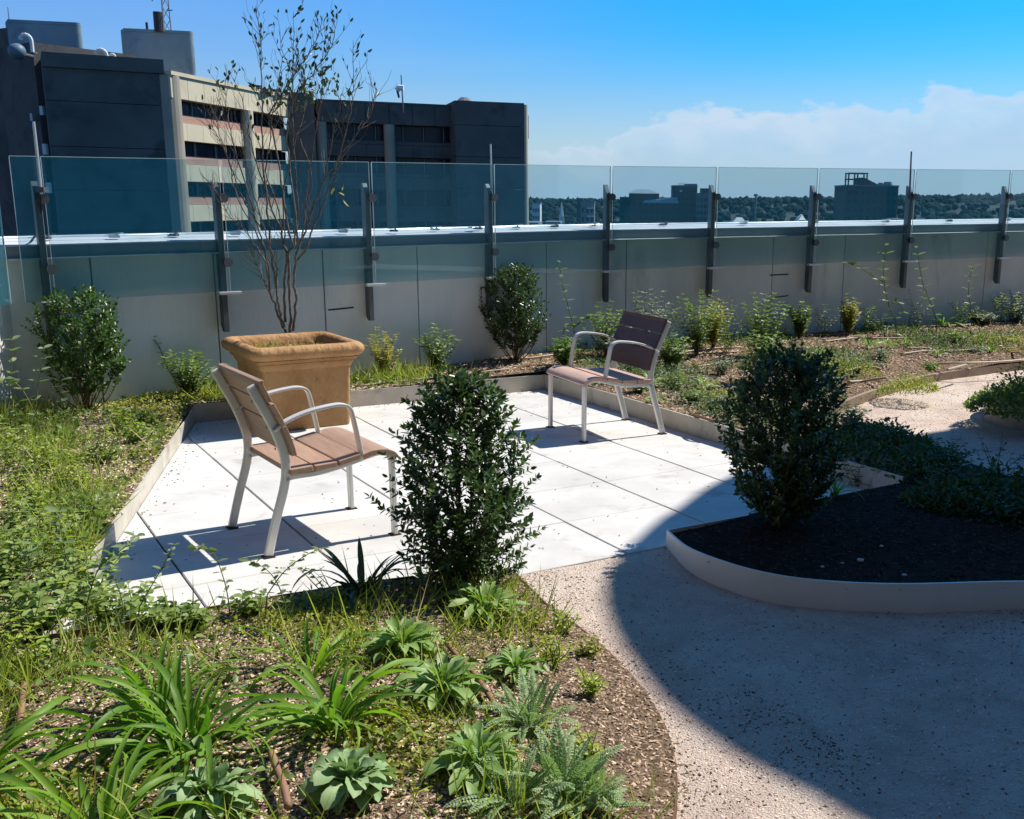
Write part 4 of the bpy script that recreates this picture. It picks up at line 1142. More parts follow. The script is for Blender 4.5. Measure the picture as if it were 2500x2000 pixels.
# ================================================================== ARMCHAIRS
def armchair(loc, front, wood, label):
    """local axes: y = towards the front, x = across"""
    rz = math.atan2(front[1], front[0]) - math.pi / 2
    o = empty('garden_armchair', loc, rz, label, 'chair', 'wooden-slatted metal armchairs on the patio')
    HW = .270
    X = (1.0, 0, 0)
    for s in (-1, 1):
        x = s * HW
        P_ = lambda pts: [(x, a, b_) for a, b_ in pts]
        up = catmull([(-.318, .006), (-.272, .17), (-.228, .31), (-.213, .40), (-.222, .49), (-.262, .61), (-.318, .73), (-.348, .795)], 5)
        mb = MB(); mb.bar([(x, a, b_) for a, b_ in up], .024, np.interp(np.linspace(0, 1, len(up)), [0, .35, .5, 1], [.034, .05, .046, .030])[0] if False else .040, X)
        mb.build('rear_leg', M['alu'], o, bevel=.006)
        seat = catmull([(-.222, .352), (-.18, .362), (-.06, .365), (.08, .388), (.18, .412), (.24, .420), (.285, .405), (.302, .37)], 5)
        mb = MB(); mb.bar([(x, a, b_) for a, b_ in seat], .024, .026, X); mb.build('seat_rail', M['alu'], o, bevel=.005)
        mb = MB(); mb.bar(P_([(.302, .385), (.304, .2), (.305, .004)]), .042, .022, X); mb.build('front_leg', M['alu'], o, bevel=.005)
        arm = catmull([(-.262, .585), (-.20, .622), (-.10, .655), (.02, .672), (.075, .668), (.102, .648), (.116, .60), (.135, .50), (.152, .405)], 6)
        mb = MB(); mb.bar([(x + s * .004, a, b_) for a, b_ in arm], .042, .014, X); mb.build('armrest', M['alu'], o, bevel=.004)
        for (a, b_) in ((-.318, 0.003), (.305, .002)):
            mb = MB(); mb.box((x, a, b_), (.05, .05, .006)); mb.build('foot', M['black'], o)
        for a, b_ in ((-.235, .50), (-.268, .60), (-.325, .725)):
            mb = MB(); mb.disc((x, a - .021, b_), (0, 1, .3), .006, .004, 8); mb.build('screw', M['steel'], o)
    # seat slats: three flat ones and a rounded front one, each with short end pieces outside the frame
    for k, (y0, z0, dy) in enumerate(((-.150, .392, .108), (-.034, .395, .108), (.082, .410, .108))):
        mb = MB(); sl = .10 if k == 2 else .02
        for (xa, xb) in ((-.236, .236), (.243, .300), (-.300, -.243)):
            c = np.array(((xa + xb) / 2, y0, z0))
            hx = (xb - xa) / 2; hy = dy / 2; dz = hy * sl * 2
            lo = [c + (-hx, -hy, -.013 - dz), c + (hx, -hy, -.013 - dz), c + (hx, hy, -.013 + dz), c + (-hx, hy, -.013 + dz)]
            hi = [c + (-hx, -hy, .013 - dz), c + (hx, -hy, .013 - dz), c + (hx, hy, .013 + dz), c + (-hx, hy, .013 + dz)]
            mb.hexa(np.array(lo), np.array(hi))
        mb.build('seat_slat', wood, o, bevel=.004)
    prof = catmull([(.144, .428), (.20, .442), (.26, .440), (.305, .424), (.328, .400)], 4)
    mb = MB(); t = np.gradient(prof, axis=0); t /= np.linalg.norm(t, axis=1)[:, None]; nn = np.stack([-t[:, 1], t[:, 0]], 1)
    for (xa, xb) in ((-.300, .300),):
        vs = []
        for x in (xa, xb):
            vs += [(x, a, b_) for a, b_ in prof] + [(x, a, b_) for a, b_ in prof - nn * .026]
        n = len(prof); f = []
        for i in range(n - 1):
            f += [(i, i + 1, 2 * n + i + 1, 2 * n + i), (n + i, 3 * n + i, 3 * n + i + 1, n + i + 1), (i, n + i, n + i + 1, i + 1), (2 * n + i, 2 * n + i + 1, 3 * n + i + 1, 3 * n + i)]
        f += [(0, 2 * n, 3 * n, n), (n - 1, 2 * n - 1, 4 * n - 1, 3 * n - 1)]
        mb.add(vs, f)
    mb.build('seat_slat', wood, o, bevel=.003)
    # back slats in front of the uprights
    ux = np.array(up)
    def upy(z):
        return float(np.interp(z, ux[:, 1], ux[:, 0]))
    for za, zb_, k in ((.462, .602, 0), (.610, .708, 1), (.716, .816, 2)):
        zs = np.linspace(za, zb_, 5); off = .038
        vs = []
        for x in (-.300, .300):
            vs += [(x, upy(z) + off - .012, z) for z in zs] + [(x, upy(z) + off + .012, z + .004) for z in zs]
        n = 5; f = []
        for i in range(n - 1):
            f += [(i, i + 1, 2 * n + i + 1, 2 * n + i), (n + i, 3 * n + i, 3 * n + i + 1, n + i + 1), (i, n + i, n + i + 1, i + 1), (2 * n + i, 2 * n + i + 1, 3 * n + i + 1, 3 * n + i)]
        f += [(0, 2 * n, 3 * n, n), (n - 1, 2 * n - 1, 4 * n - 1, 3 * n - 1)]
        mb = MB(); mb.add(vs, f); mb.build('back_slat', wood, o, bevel=.003)
    return o


armchair((-1.476, 5.047, 0), (.511, .373), M['wood_grey'], 'nearer armchair with brown slats, seen from behind in front of the ochre planter')
armchair((-.070, 7.508, 0), (-.551, -.297), M['wood'], 'farther armchair with dark back slats facing left by the patio kerb')
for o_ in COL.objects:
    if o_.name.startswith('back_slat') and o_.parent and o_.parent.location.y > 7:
        o_.data.materials[0] = M['wood_shaded']; o_['label'] = 'brown back slat darkened for shade'

# ================================================================== PLANTER POT
pc = np.array([-2.335, 7.69]); prz = math.radians(34.5)
pot = empty('square_planter', (pc[0], pc[1], 0), prz, 'large square ochre planter with thick rolled rim holding the bare tree', 'planter')


def sq_ring(r, z, n=7, cr=.05):
    out = []
    for cx, cy, a0 in ((1, -1, -90), (1, 1, 0), (-1, 1, 90), (-1, -1, 180)):
        for i in range(n):
            w = math.radians(a0 + 90 * i / (n - 1)); out.append(((r - cr) * cx + cr * math.cos(w), (r - cr) * cy + cr * math.sin(w), z))
    return out


def lathe_sq(prof, name, mat, **kw):
    vs = []; f = []; m_ = 28
    for r, z, c in prof: vs += sq_ring(r, z, 7, c)
    for i in range(len(prof) - 1):
        for j in range(m_):
            j2 = (j + 1) % m_; f.append((i * m_ + j, i * m_ + j2, (i + 1) * m_ + j2, (i + 1) * m_ + j))
    mb = MB(); mb.add(vs, f); mb.f.append(tuple(range(m_))[::-1]); return mb.build(name, mat, pot, **kw)


lathe_sq([(.295, .0, .03), (.302, .012, .03), (.310, .25, .03), (.318, .455, .03)], 'body', M['terracotta'], smooth=False)
lathe_sq([(.320, .430, .03), (.334, .458, .03), (.338, .475, .03), (.325, .480, .03)], 'moulding', M['terracotta'])
lathe_sq([(.328, .476, .03), (.354, .482, .03), (.358, .502, .03), (.350, .510, .03)], 'moulding', M['terracotta'])
rimprof = [(.335, .508, .03)]
for w in np.linspace(-80, 170, 11):
    rimprof.append(((.362 + .047 * math.cos(math.radians(w))), .556 + .048 * math.sin(math.radians(w)), .07))
rimprof += [(.302, .53, .05), (.298, .47, .05)]
ro = lathe_sq(rimprof, 'rim', M['terracotta'], smooth=True)
mb = MB(); mb.prism([(-.299, -.299), (.299, -.299), (.299, .299), (-.299, .299)], .43, .52); mb.build('soil', M['soil'], pot)

# ================================================================== FOLIAGE TOOLS
def nrmz(a): return a / (np.linalg.norm(a, axis=-1, keepdims=True) + 1e-12)


def leaf_mesh(P_, A, N, L, Wd, fold=.3, name='foliage', mat=None, shape=0):
    """many small folded leaves as one mesh"""
    P_, A, N = np.array(P_), nrmz(np.array(A)), np.array(N); L = np.array(L)[:, None]; Wd = np.array(Wd)[:, None]
    S = nrmz(np.cross(A, N)); N = nrmz(np.cross(S, A)); n = len(P_)
    t1, t2, w1, w2 = ((.30, .72, 1.0, .78), (.22, .6, .85, .75), (.45, .8, .8, .95))[shape]
    lift = N * fold * Wd * .5; dr = -N * L * .08
    v = np.stack([P_, P_ + A * L * t1 + S * Wd * .5 * w1 + lift, P_ + A * L * t2 + S * Wd * .5 * w2 + lift + dr * .4, P_ + A * L + dr,
                  P_ + A * L * t2 - S * Wd * .5 * w2 + lift + dr * .4, P_ + A * L * t1 - S * Wd * .5 * w1 + lift], 1).reshape(-1, 3)
    b_ = np.arange(n)[:, None] * 6
    f = np.stack([b_ + [[0, 1, 2, 3]], b_ + [[0, 3, 4, 5]]], 1).reshape(-1, 4)
    return fast_mesh(name, v, f, mat)


_unit = {}
def unit_leaf(mat, shape=0, fold=.3):
    k = (mat.name, shape)
    if k not in _unit:
        _unit[k] = leaf_mesh([(0, 0, 0)], [(0, 1, 0)], [(0, 0, 1)], [1.0], [1.0], fold, 'leaf', mat, shape)
    return _unit[k]


def leaf_obj(p, a, n, L, w, mat, parent, shape=0):
    a = nrmz(np.array(a, float)); s = nrmz(np.cross(a, n)); n = np.cross(s, a)
    me = unit_leaf(mat, shape)
    M4 = Matrix(((s[0] * w, a[0] * L, n[0] * w, p[0]), (s[1] * w, a[1] * L, n[1] * w, p[1]), (s[2] * w, a[2] * L, n[2] * w, p[2]), (0, 0, 0, 1)))
    return link('leaf', me, parent, M4)


def rvec():
    v = rng.standard_normal(3); return v / np.linalg.norm(v)


class Plant:
    def __init__(s): s.L = []; s.tubes = MB()
    def leaf(s, p, a, n, L, w): s.L.append((p, a, n, L, w))
    def finish(s, root, mat, stemmat, shape=0, parts=0, partmat=None, fold=.3):
        s.tubes.build('stem', stemmat, root)
        if not s.L: return
        Ls = s.L
        loc = np.array(root.location)
        if parts:
            cp0 = np.array([0, 0, H]) - loc
            d = np.array([np.linalg.norm(l[0] - cp0) - 0.25 * np.linalg.norm((l[0] - np.array([0, 0, l[0][2]]))[:2]) for l in Ls])
            if root.rotation_euler[2] == 0: idx = np.argsort(d)
            near = set(idx[:parts].tolist())
            for i in near: leaf_obj(*Ls[i], partmat or mat, root, shape)
            Ls = [l for i, l in enumerate(Ls) if i not in near]
        if Ls:
            P_, A, N, L, W_ = zip(*Ls)
            o = link('foliage', leaf_mesh(P_, A, N, L, W_, fold, 'foliage', mat, shape), root)
            o['kind'] = 'stuff'


def shrub(base, h, w, label, mat, stemmat, prof, nm=14, tw=.14, L=.028, Wd=.014, shape=0, parts=0, partmat=None, node=.6, cat='shrub', name='shrub',
          stem_r=.005, trunk=None, tdens=1.0, up=.55, z0=.10, group=None, lean=(0, 0), sprig=.0, fill=300):
    root = empty(name, tuple(base), 0, label, cat, group); pl = Plant()
    zp, rp_ = zip(*prof)
    rad = lambda z, a: w / 2 * float(np.interp(z / h, zp, rp_)) * (1 + .15 * math.sin(3 * a + z * 9 / h + base[0] * 9) + .12 * math.sin(6 * a + 4 + z * 17 / h + base[0]))
    if trunk:
        pl.tubes.tube([(0, 0, -.04), (.004, .0, h * .12), (0, .006, h * .3)], [trunk, trunk * .85, trunk * .5], 7)
    for i in range(nm):
        a = i * 2.39996 + R0.uniform(-.3, .3); zt = h * (1.0 - .62 * ((i + .5) / nm) ** 1.0); zt *= R0.uniform(.92, 1.04)
        rt = rad(zt, a) * R0.uniform(.75, 1.0) if i > 1 else rad(zt, a) * .3
        ln = np.array([lean[0] * zt, lean[1] * zt, 0])
        pts = []
        for t in np.linspace(0, 1, 9):
            r = rt * (1 - (1 - t) ** 1.9) + .012 * math.sin(5 * t + i); z = -.02 + (zt + .02) * (t ** 1.25 * .75 + t * .25)
            pts.append(np.array([r * math.cos(a + .25 * t), r * math.sin(a + .25 * t), z]) + ln * t)
        pts = np.array(pts); pl.tubes.tube(pts, np.linspace(stem_r, stem_r * .25, 9), 4, False)
        axis = (pts[-1] - pts[-2]); axis /= np.linalg.norm(axis)
        segs = [(pts, 1.0)]
        ntw = int(zt / h * 15 * tdens)
        for j in range(ntw):
            t = R0.uniform(max(.12, z0), .98); q = t * 8; k = min(int(q), 7); p = pts[k] + (pts[k + 1] - pts[k]) * (q - k)
            if p[2] < z0 * h * .8: continue
            aa = R0.uniform(0, 6.283); out = np.array([math.cos(aa), math.sin(aa), 0])
            rad_p = math.hypot(p[0], p[1]); ro_ = np.array([p[0], p[1], 0]) / (rad_p + 1e-6)
            d = out * .6 + ro_ * .5 + np.array([0, 0, up]) + .2 * rvec(); d /= np.linalg.norm(d)
            ln_ = tw * R0.uniform(.45, 1.1)
            e = p + d * ln_; lim = rad(min(max(e[2], 0), h), math.atan2(e[1], e[0])) * (1.12 + (sprig if R0.random() < .12 else 0))
            rr = math.hypot(e[0] - ln[0] * t, e[1] - ln[1] * t)
            if rr > lim: ln_ *= max(.3, 1 - (rr - lim) / ln_)
            if e[2] > h * 1.04: ln_ *= .6
            mid = p + d * ln_ * .55; end = p + d * ln_ + np.array([0, 0, ln_ * .22])
            tp = np.array([p, mid, end]); pl.tubes.tube(tp, [stem_r * .35, stem_r * .25, stem_r * .12], 3, False); segs.append((tp, .0))
        for sp, main in segs:
            dd = np.diff(sp, axis=0); ls = np.linalg.norm(dd, axis=1); tot = ls.sum(); c = np.concatenate([[0], np.cumsum(ls)])
            start = tot * (.45 if main else .12); s_ = start; k = 0
            ph = R0.uniform(0, 3)
            while s_ < tot:
                i2 = min(np.searchsorted(c, s_, 'right') - 1, len(ls) - 1); p = sp[i2] + dd[i2] * ((s_ - c[i2]) / ls[i2]); ax = dd[i2] / ls[i2]
                ref = np.cross(ax, (0.3, .2, 1)); ref /= np.linalg.norm(ref) + 1e-9; ref2 = np.cross(ax, ref)
                an = ph + (k % 2) * 1.57
                for sgn in (1, -1):
                    o_ = (ref * math.cos(an) + ref2 * math.sin(an)) * sgn
                    A_ = ax * .62 + o_ * .8 + .18 * rvec() + np.array([0, 0, .1]); n_ = ax * .8 - o_ * .4 + np.array([0, 0, .45]) + .3 * rvec()
                    sc = R0.uniform(.7, 1.1)
                    pl.leaf(p, A_, n_, L * sc, Wd * sc)
                s_ += L * node * R0.uniform(.8, 1.2); k += 1
            ax = dd[-1] / ls[-1]
            for q in range(3):
                A_ = ax + .45 * rvec(); pl.leaf(sp[-1], A_, rvec() + np.array([0, 0, .6]), L * .85, Wd * .8)
    # sprigs filling the outer volume of the crown
    for i in range(fill):
        z = h * (z0 + (1 - z0) * R0.random() ** .85) * .97; a = R0.uniform(0, 6.283); R_ = rad(z, a); f_ = math.sqrt(R0.uniform(.10, 1.0)); r = R_ * f_ * (.92 if i % 14 else R0.uniform(1.0, 1.28))
        ln = np.array([lean[0] * z, lean[1] * z, 0]); c_ = np.array([math.cos(a), math.sin(a), 0]); p = c_ * r + np.array([0, 0, z]) + ln
        d = c_ * (.35 + .5 * f_) + np.array([0, 0, .45 + .5 * z / h]) + .35 * rvec(); d /= np.linalg.norm(d); ls = tw * R0.uniform(.45, .85); q0 = p - d * ls * .6
        pl.tubes.tube([q0 - c_ * r * .25 - np.array([0, 0, .03]), q0, p + d * ls * .4], [stem_r * .3, stem_r * .22, stem_r * .1], 3, False)
        ref = nrmz(np.cross(d, (.3, .2, 1))); ref2 = np.cross(d, ref); ph = R0.uniform(0, 3); k = 0; s_ = 0.0
        while s_ < ls:
            pp = q0 + d * s_; an = ph + (k % 2) * 1.57
            for sgn in (1, -1):
                o_ = (ref * math.cos(an) + ref2 * math.sin(an)) * sgn; sc = R0.uniform(.75, 1.15)
                pl.leaf(pp, d * .6 + o_ * .8 + .15 * rvec(), d * .8 - o_ * .4 + np.array([0, 0, .45]) + .25 * rvec(), L * sc, Wd * sc)
            s_ += L * node * R0.uniform(.8, 1.2); k += 1
        pl.leaf(q0 + d * ls, d + .2 * rvec(), rvec(), L * .9, Wd * .8); pl.leaf(q0 + d * ls, d + .4 * rvec(), rvec(), L * .8, Wd * .8)
    pl.finish(root, mat, stemmat, shape, parts, partmat)
    return root


BOX = [(0, .45), (.08, .78), (.2, .98), (.45, 1.02), (.65, .92), (.82, .68), (.93, .42), (1.0, .16)]
BOXT = [(0, .12), (.10, .22), (.2, .5), (.35, .82), (.55, 1.0), (.75, .98), (.9, .75), (1.0, .35)]
BOXR = [(0, .2), (.08, .55), (.25, .85), (.5, 1.0), (.75, 1.0), (.9, .80), (1.0, .35)]
g1 = GB(1132, 1436)
shrub(g1, .90, .56, 'dark green boxwood in front of the patio, biggest in the centre', M['box1'], M['twig'], BOX, nm=16, fill=430, z0=.05, tw=.12, L=.033, Wd=.0165, parts=290, partmat=M['box1o'], node=.50, name='boxwood_shrub', trunk=.012, tdens=1.0, group='boxwood shrubs', sprig=.25)
g2 = GB(1905, 1284)
shrub(g2, .87, .56, 'almost black shaded boxwood at the corner of the white planter', M['box1'], M['twig'], BOXR, nm=16, fill=470, z0=.06, tw=.12, L=.033, Wd=.0165, parts=240, partmat=M['box1o'], node=.5, name='boxwood_shrub', trunk=.012, tdens=1.1, group='boxwood shrubs', sprig=.3)
g3 = GB(213, 1003)
shrub(g3, .86, .58, 'boxwood on a bare trunk by the left end of the parapet wall', M['box2'], M['twig'], BOXT, nm=14, fill=250, tw=.12, L=.034, Wd=.018, node=.55, name='boxwood_shrub', trunk=.020, tdens=.85, group='boxwood shrubs', sprig=.3, z0=.16)
g4 = GB(1259, 880)
shrub(g4, .86, .56, 'slim-footed boxwood against the wall between the two armchairs', M['box1'], M['twig'], BOXT, nm=14, fill=290, tw=.115, L=.034, Wd=.018, node=.55, name='boxwood_shrub', trunk=.016, tdens=.85, group='boxwood shrubs', sprig=.3, z0=.14)

# ------------------------------------------------------------------ the bare multi-stem tree
tb = np.array([pc[0], pc[1], .51])
tree = empty('multi_stem_tree', tuple(tb), 0, 'tall nearly leafless multi-stemmed tree rising from the ochre planter', 'tree')
YC = pc[1]
stems = [
    (.0, [(697, 813), (683, 782), (669, 743), (654, 706), (641, 677), (625, 643), (621, 628), (612, 610)], .012, .10),
    (-.06, [(694, 800), (683, 756), (677, 729), (676, 683), (677, 654), (667, 630), (655, 590), (640, 540), (622, 480), (600, 400), (590, 330), (585, 300)], .012, .2),
    (.05, [(660, 712), (652, 660), (648, 640), (630, 612), (612, 583), (599, 563), (578, 547), (556, 520), (530, 470), (515, 440)], .008, .12),
    (.02, [(660, 705), (656, 656), (646, 604), (630, 552), (608, 480), (590, 420), (570, 350), (556, 290), (552, 235), (551, 160)], .009, .5),
    (-.04, [(672, 700), (662, 630), (656, 540), (648, 450), (641, 340), (640, 250), (638, 209), (637, 130), (635, 78), (622, 16)], .010, .75),
    (.04, [(709, 813), (711, 774), (706, 709), (707, 630), (693, 599), (683, 552), (664, 510), (640, 440), (615, 360), (600, 290), (590, 240), (570, 190)], .014, .3),
    (-.02, [(716, 808), (722, 748), (718, 683), (722, 630), (735, 591), (748, 557), (765, 510), (790, 440), (800, 400), (812, 330), (830, 260), (838, 215)], .013, .45),
    (.06, [(697, 787), (696, 709), (701, 625), (716, 604), (722, 560), (728, 500), (722, 420), (716, 330), (712, 250), (715, 183), (716, 100), (717, 26)], .012, .8),
    (-.08, [(724, 636), (750, 604), (761, 560), (785, 516), (810, 440), (835, 360), (852, 290), (861, 230), (862, 172), (864, 97)], .009, .75),
    (.10, [(716, 604), (700, 540), (690, 470), (680, 400), (662, 300), (656, 282), (680, 240), (703, 206), (735, 160), (761, 117), (780, 80), (788, 44)], .010, .8),
    (-.10, [(728, 600), (722, 520), (708, 420), (700, 320), (712, 260), (735, 216), (770, 172), (800, 130), (816, 90), (818, 50)], .009, .8),
    (.12, [(690, 560), (676, 500), (650, 420), (660, 340), (668, 260), (684, 180), (690, 130), (680, 75)], .007, .75),
    (-.12, [(735, 591), (745, 520), (752, 440), (770, 340), (780, 270), (786, 220), (790, 170)], .007, .9),
    (.08, [(700, 625), (690, 520), (700, 430), (725, 330), (745, 260), (742, 200), (738, 180)], .007, .9),
    (-.05, [(640, 560), (600, 500), (570, 430), (545, 360), (520, 310), (505, 260)], .006, .25),
    (.09, [(790, 440), (830, 390), (870, 330), (905, 280), (915, 240), (918, 215)], .006, .25),
    (.03, [(656, 640), (620, 560), (575, 470), (560, 400), (535, 330), (528, 290), (520, 240)], .006, .3),
    (-.07, [(750, 500), (760, 420), (730, 340), (690, 300), (670, 260)], .005, .5),
]
tl = []
for k, (dy, px, r0_, lf) in enumerate(stems):
    Q = []
    n = len(px)
    for i, (x, y) in enumerate(px):
        t = i / (n - 1); yy = YC + dy * (0.15 + 1.9 * t) + .02 * math.sin(i * 1.7 + k)
        if y > 760: yy = YC + dy * .3
        Q.append(AT(x, y, yy) - tb)
    Q = catmull(Q, 4); Q = Q + rng.normal(0, .0035, Q.shape)
    rr = np.linspace(r0_ * .82, .0016, len(Q))
    mb = MB(); mb.tube(Q, rr, 6); mb.build('trunk' if k < 8 else 'branch', M['bark'], tree, smooth=True)
    L_ = len(Q)
    tw = MB()
    for j in range(int(L_ * .9)):
        t = R0.uniform(.25, 1.0) ** .8; i0 = min(int(t * (L_ - 1)), L_ - 2); p = Q[i0]; ax = Q[i0 + 1] - Q[i0]; ax /= np.linalg.norm(ax)
        sd_ = rvec(); sd_[1] *= .6; sd_ -= ax * (sd_ @ ax); sd_ /= np.linalg.norm(sd_)
        d = ax * .8 + sd_ * .65 + np.array([0, 0, .35]); d /= np.linalg.norm(d); ln_ = R0.uniform(.05, .20) * (1.0 if t < .9 else .6)
        e = p + d * ln_; e2 = e + (ax * .5 + np.array([0, 0, .5]) + .3 * rvec()) * ln_ * .35
        tw.tube([p, p + d * ln_ * .5 + .006 * rvec(), e, e2], [.0021, .0016, .0012, .0009], 3, False)
        zabs = p[2] + tb[2]
        if zabs > 1.9 or R0.random() < .04:
            pr = lf * (1.0 if zabs > 2.1 else .3)
            for q in (e, e2, p + d * ln_ * .6):
                if R0.random() < pr * .62:
                    tl.append((q, d + .7 * rvec() + np.array([0, 0, .25]), rvec(), R0.uniform(.032, .052), R0.uniform(.014, .021)))
    tw.build('twigs', M['bark'], tree)['kind'] = 'stuff'
# a denser tuft of leaves right of centre
for (x, y, n_) in ((735, 215, 20), (800, 205, 34), (690, 160, 9), (770, 230, 16), (645, 215, 6), (560, 180, 8)):
    for i in range(n_):
        p = AT(x + R0.gauss(0, 20), y + R0.gauss(0, 18), YC + R0.uniform(-.15, .15)) - tb
        tl.append((p, rvec() + np.array([0, 0, .4]), rvec(), R0.uniform(.032, .050), R0.uniform(.014, .021)))
R0.shuffle(tl)
for l in tl[:298]: leaf_obj(*l, M['treeleaf'], tree, 0)
if len(tl) > 298:
    P_, A, N, L, W_ = zip(*tl[298:]); link('foliage', leaf_mesh(P_, A, N, L, W_, .3, 'foliage', M['treeleaf'], 0), tree)['kind'] = 'stuff'
for (x, y) in ((818, 458), (826, 470), (838, 488), (834, 462)):
    leaf_obj(AT(x, y, YC - .1) - tb, rvec(), rvec(), .06, .028, M['yellow'], tree)
pl = Plant()
for i in range(150):
    pl.leaf(np.array([R0.uniform(-.27, .27), R0.uniform(-.27, .27), .522 + R0.uniform(0, .03)]), rvec() + np.array([0, 0, .7]), rvec() + np.array([0, 0, 1.]), R0.uniform(.015, .04), R0.uniform(.01, .018))
P_, A, N, L, W_ = zip(*pl.L); link('pot_weeds', leaf_mesh(P_, A, N, L, W_, .3, 'pot_weeds', M['ground1'], 0), pot)['kind'] = 'stuff'
# ================================================================== HERBS AND LEAFY PLANTS
def blade_mesh(name, mat, L, w, th0, th1, n=9, fold=.35, shape='strap', twist=0.0, wave=0.0):
    """one long leaf rising from the origin in the +Y direction"""
    pts = [(0., 0.)]; th = np.linspace(math.radians(th0), math.radians(th1), n)
    for t in th: pts.append((pts[-1][0] + math.cos(t) * L / n, pts[-1][1] + math.sin(t) * L / n))
    v = []
    for i, (y, z) in enumerate(pts):
        s = i / n
        if shape == 'strap': ww = w * min(1, .45 + 2.2 * s) * (1 - max(0, (s - .45) / .55) ** 2.0)
        elif shape == 'lance': ww = w * (.16 + .84 * math.sin(min(1, s * 1.02) ** 1.25 * math.pi) ** .8) * (1 if s < .97 else .25)
        else: ww = w * (.14 + .86 * math.sin(min(1., s) ** 1.7 * math.pi) ** .65) * (1 if s < .97 else .3)
        t = th[min(i, n - 1)]; nx, nz = -math.sin(t), math.cos(t); f_ = fold * ww * .5; tw = twist * s; wv = wave * ww * math.sin(s * 17)
        for sg in (-1, 0, 1):
            x = sg * ww / 2 * math.cos(tw); up = (f_ if sg else 0) + sg * ww / 2 * math.sin(tw) + (wv * sg if sg else 0)
            v.append((x, y + nx * up, z + nz * up))
    f = []
    for i in range(n):
        for k in (0, 1): f.append((i * 3 + k, i * 3 + k + 1, (i + 1) * 3 + k + 1, (i + 1) * 3 + k))
    return fast_mesh(name, np.array(v), np.array(f), mat, True)


def place_blade(me, parent, az, tilt=0.0, sc=1.0, off=(0, 0, 0), roll=0.0, label=None):
    Mx = Matrix.Translation(off) @ Matrix.Rotation(az - math.pi / 2, 4, 'Z') @ Matrix.Rotation(tilt, 4, 'X') @ Matrix.Rotation(roll, 4, 'Y') @ Matrix.Scale(sc, 4)
    return link('leaf', me, parent, Mx, label=label)


LV = {}
def lily_meshes(mat):
    if mat.name not in LV:
        LV[mat.name] = [blade_mesh('lily_leaf', M_, L, w, a, b_, 10, .45, 'strap', tw) for M_, L, w, a, b_, tw in
                        [(mat, .42, .0225, 78, -15, .5), (mat, .46, .024, 70, -40, -.5), (mat, .36, .021, 82, 15, .3), (mat, .44, .023, 64, -60, .6), (mat, .30, .020, 84, 40, .2), (mat, .50, .023, 56, -35, -.6)]]
    return LV[mat.name]


dry = [blade_mesh('dry_lily_leaf', M['straw'], .34, .012, 50, -50, 9, .8, 'strap', .9), blade_mesh('dry_lily_leaf', M['straw'], .28, .010, 30, -30, 9, .8, 'strap', -1.2)]


def lily(px, label, mat, n=28, sc=1.0, az0=0, azr=6.283, off=None, jz=0.0, group='strap-leaved lily clumps in the near bed'):
    g = GB(*px) if off is None else np.array(off); g = g + (0, 0, jz)
    o = empty('daylily_clump', tuple(g), 0, label, 'lily plant', group); ms = lily_meshes(mat)
    for i in range(n):
        az = az0 + azr * ((i * .618) % 1) + R0.uniform(-.2, .2); me = ms[R0.randrange(6)]
        r = R0.uniform(0, .06); place_blade(me, o, az, R0.uniform(-.38, .16), sc * R0.uniform(.5, 1.1), (r * math.cos(az), r * math.sin(az), -.01), R0.uniform(-.6, .6))
    for i in range(3 if mat.name == 'lily_blade' else 0):
        place_blade(dry[i % 2], o, az0 + azr * R0.random(), R0.uniform(-.5, -.2), sc * R0.uniform(.5, .9), (0, 0, 0), R0.uniform(-.8, .8), 'withered straw-coloured leaf')
    return o


lily((469, 1838), 'bright green lily clump, largest, at the left foreground', M['lily'], 58, .93)
lily((395, 1760), 'lily clump just behind the largest one, leaves falling to the left', M['lily'], 34, .88, 1.0, 4.2)
lily((812, 1776), 'bright green lily clump in the middle of the near bed', M['lily'], 46, .92)
lily((760, 1640), 'small lily clump between the middle clump and the patio edge', M['lily'], 18, .72)
lily((250, 2060), 'lily clump cut off by the bottom edge of the picture, left', M['lily'], 34, .92)
lily((-90, 1950), 'lily clump at the bottom left corner with long leaves reaching in', M['lily'], 22, 1.05, -1.0, 2.4)
lily((887, 1452), 'dark shaded lily clump left of the central boxwood', M['lily_shaded'], 30, .80)


RV = {}
def ros_meshes(kind):
    if kind not in RV:
        if kind == 'green':
            RV[kind] = [blade_mesh('rosette_leaf', M['rosette'], L, w, a, b_, 8, .35, 'lance', tw, .10) for L, w, a, b_, tw in [(.155, .036, 48, -12, .2), (.14, .034, 62, 10, -.2), (.17, .040, 34, -28, .3), (.12, .032, 74, 35, 0), (.16, .036, 24, -20, -.3)]]
        else:
            RV[kind] = [blade_mesh('rosette_leaf', M['rosette_blue'], L, w, a, b_, 9, .42, 'spoon', tw, .12) for L, w, a, b_, tw in [(.15, .058, 62, -22, .3), (.13, .052, 80, 15, -.3), (.165, .062, 48, -48, .3), (.11, .046, 88, 55, 0), (.16, .058, 34, -38, -.3)]]
    return RV[kind]


def rosette(px, label, kind='green', n=36, sc=1.0, jz=0.0, name='rosette_plant'):
    g = GB(*px); o = empty(name, tuple(g + (0, 0, jz)), 0, label, 'leafy plant', 'broad-leaved rosettes in the near bed'); ms = ros_meshes(kind); sc = sc * R0.uniform(.82, .95); n = int(n * 1.15)
    for i in range(n):
        t = i / n; az = i * 2.39996 + R0.uniform(-.2, .2)
        k = (4 if R0.random() < .5 else 2) if t < .35 else ((0 if R0.random() < .6 else 2) if t < .7 else (1 if t < .88 else 3))
        s_ = sc * R0.uniform(.8, 1.12) * (1.0 if t < .7 else .85); zz = .008 + .05 * t * sc
        place_blade(ms[k], o, az, R0.uniform(-.12, .16), s_, (.012 * math.cos(az), .012 * math.sin(az), zz), R0.uniform(-.35, .35))
    return o


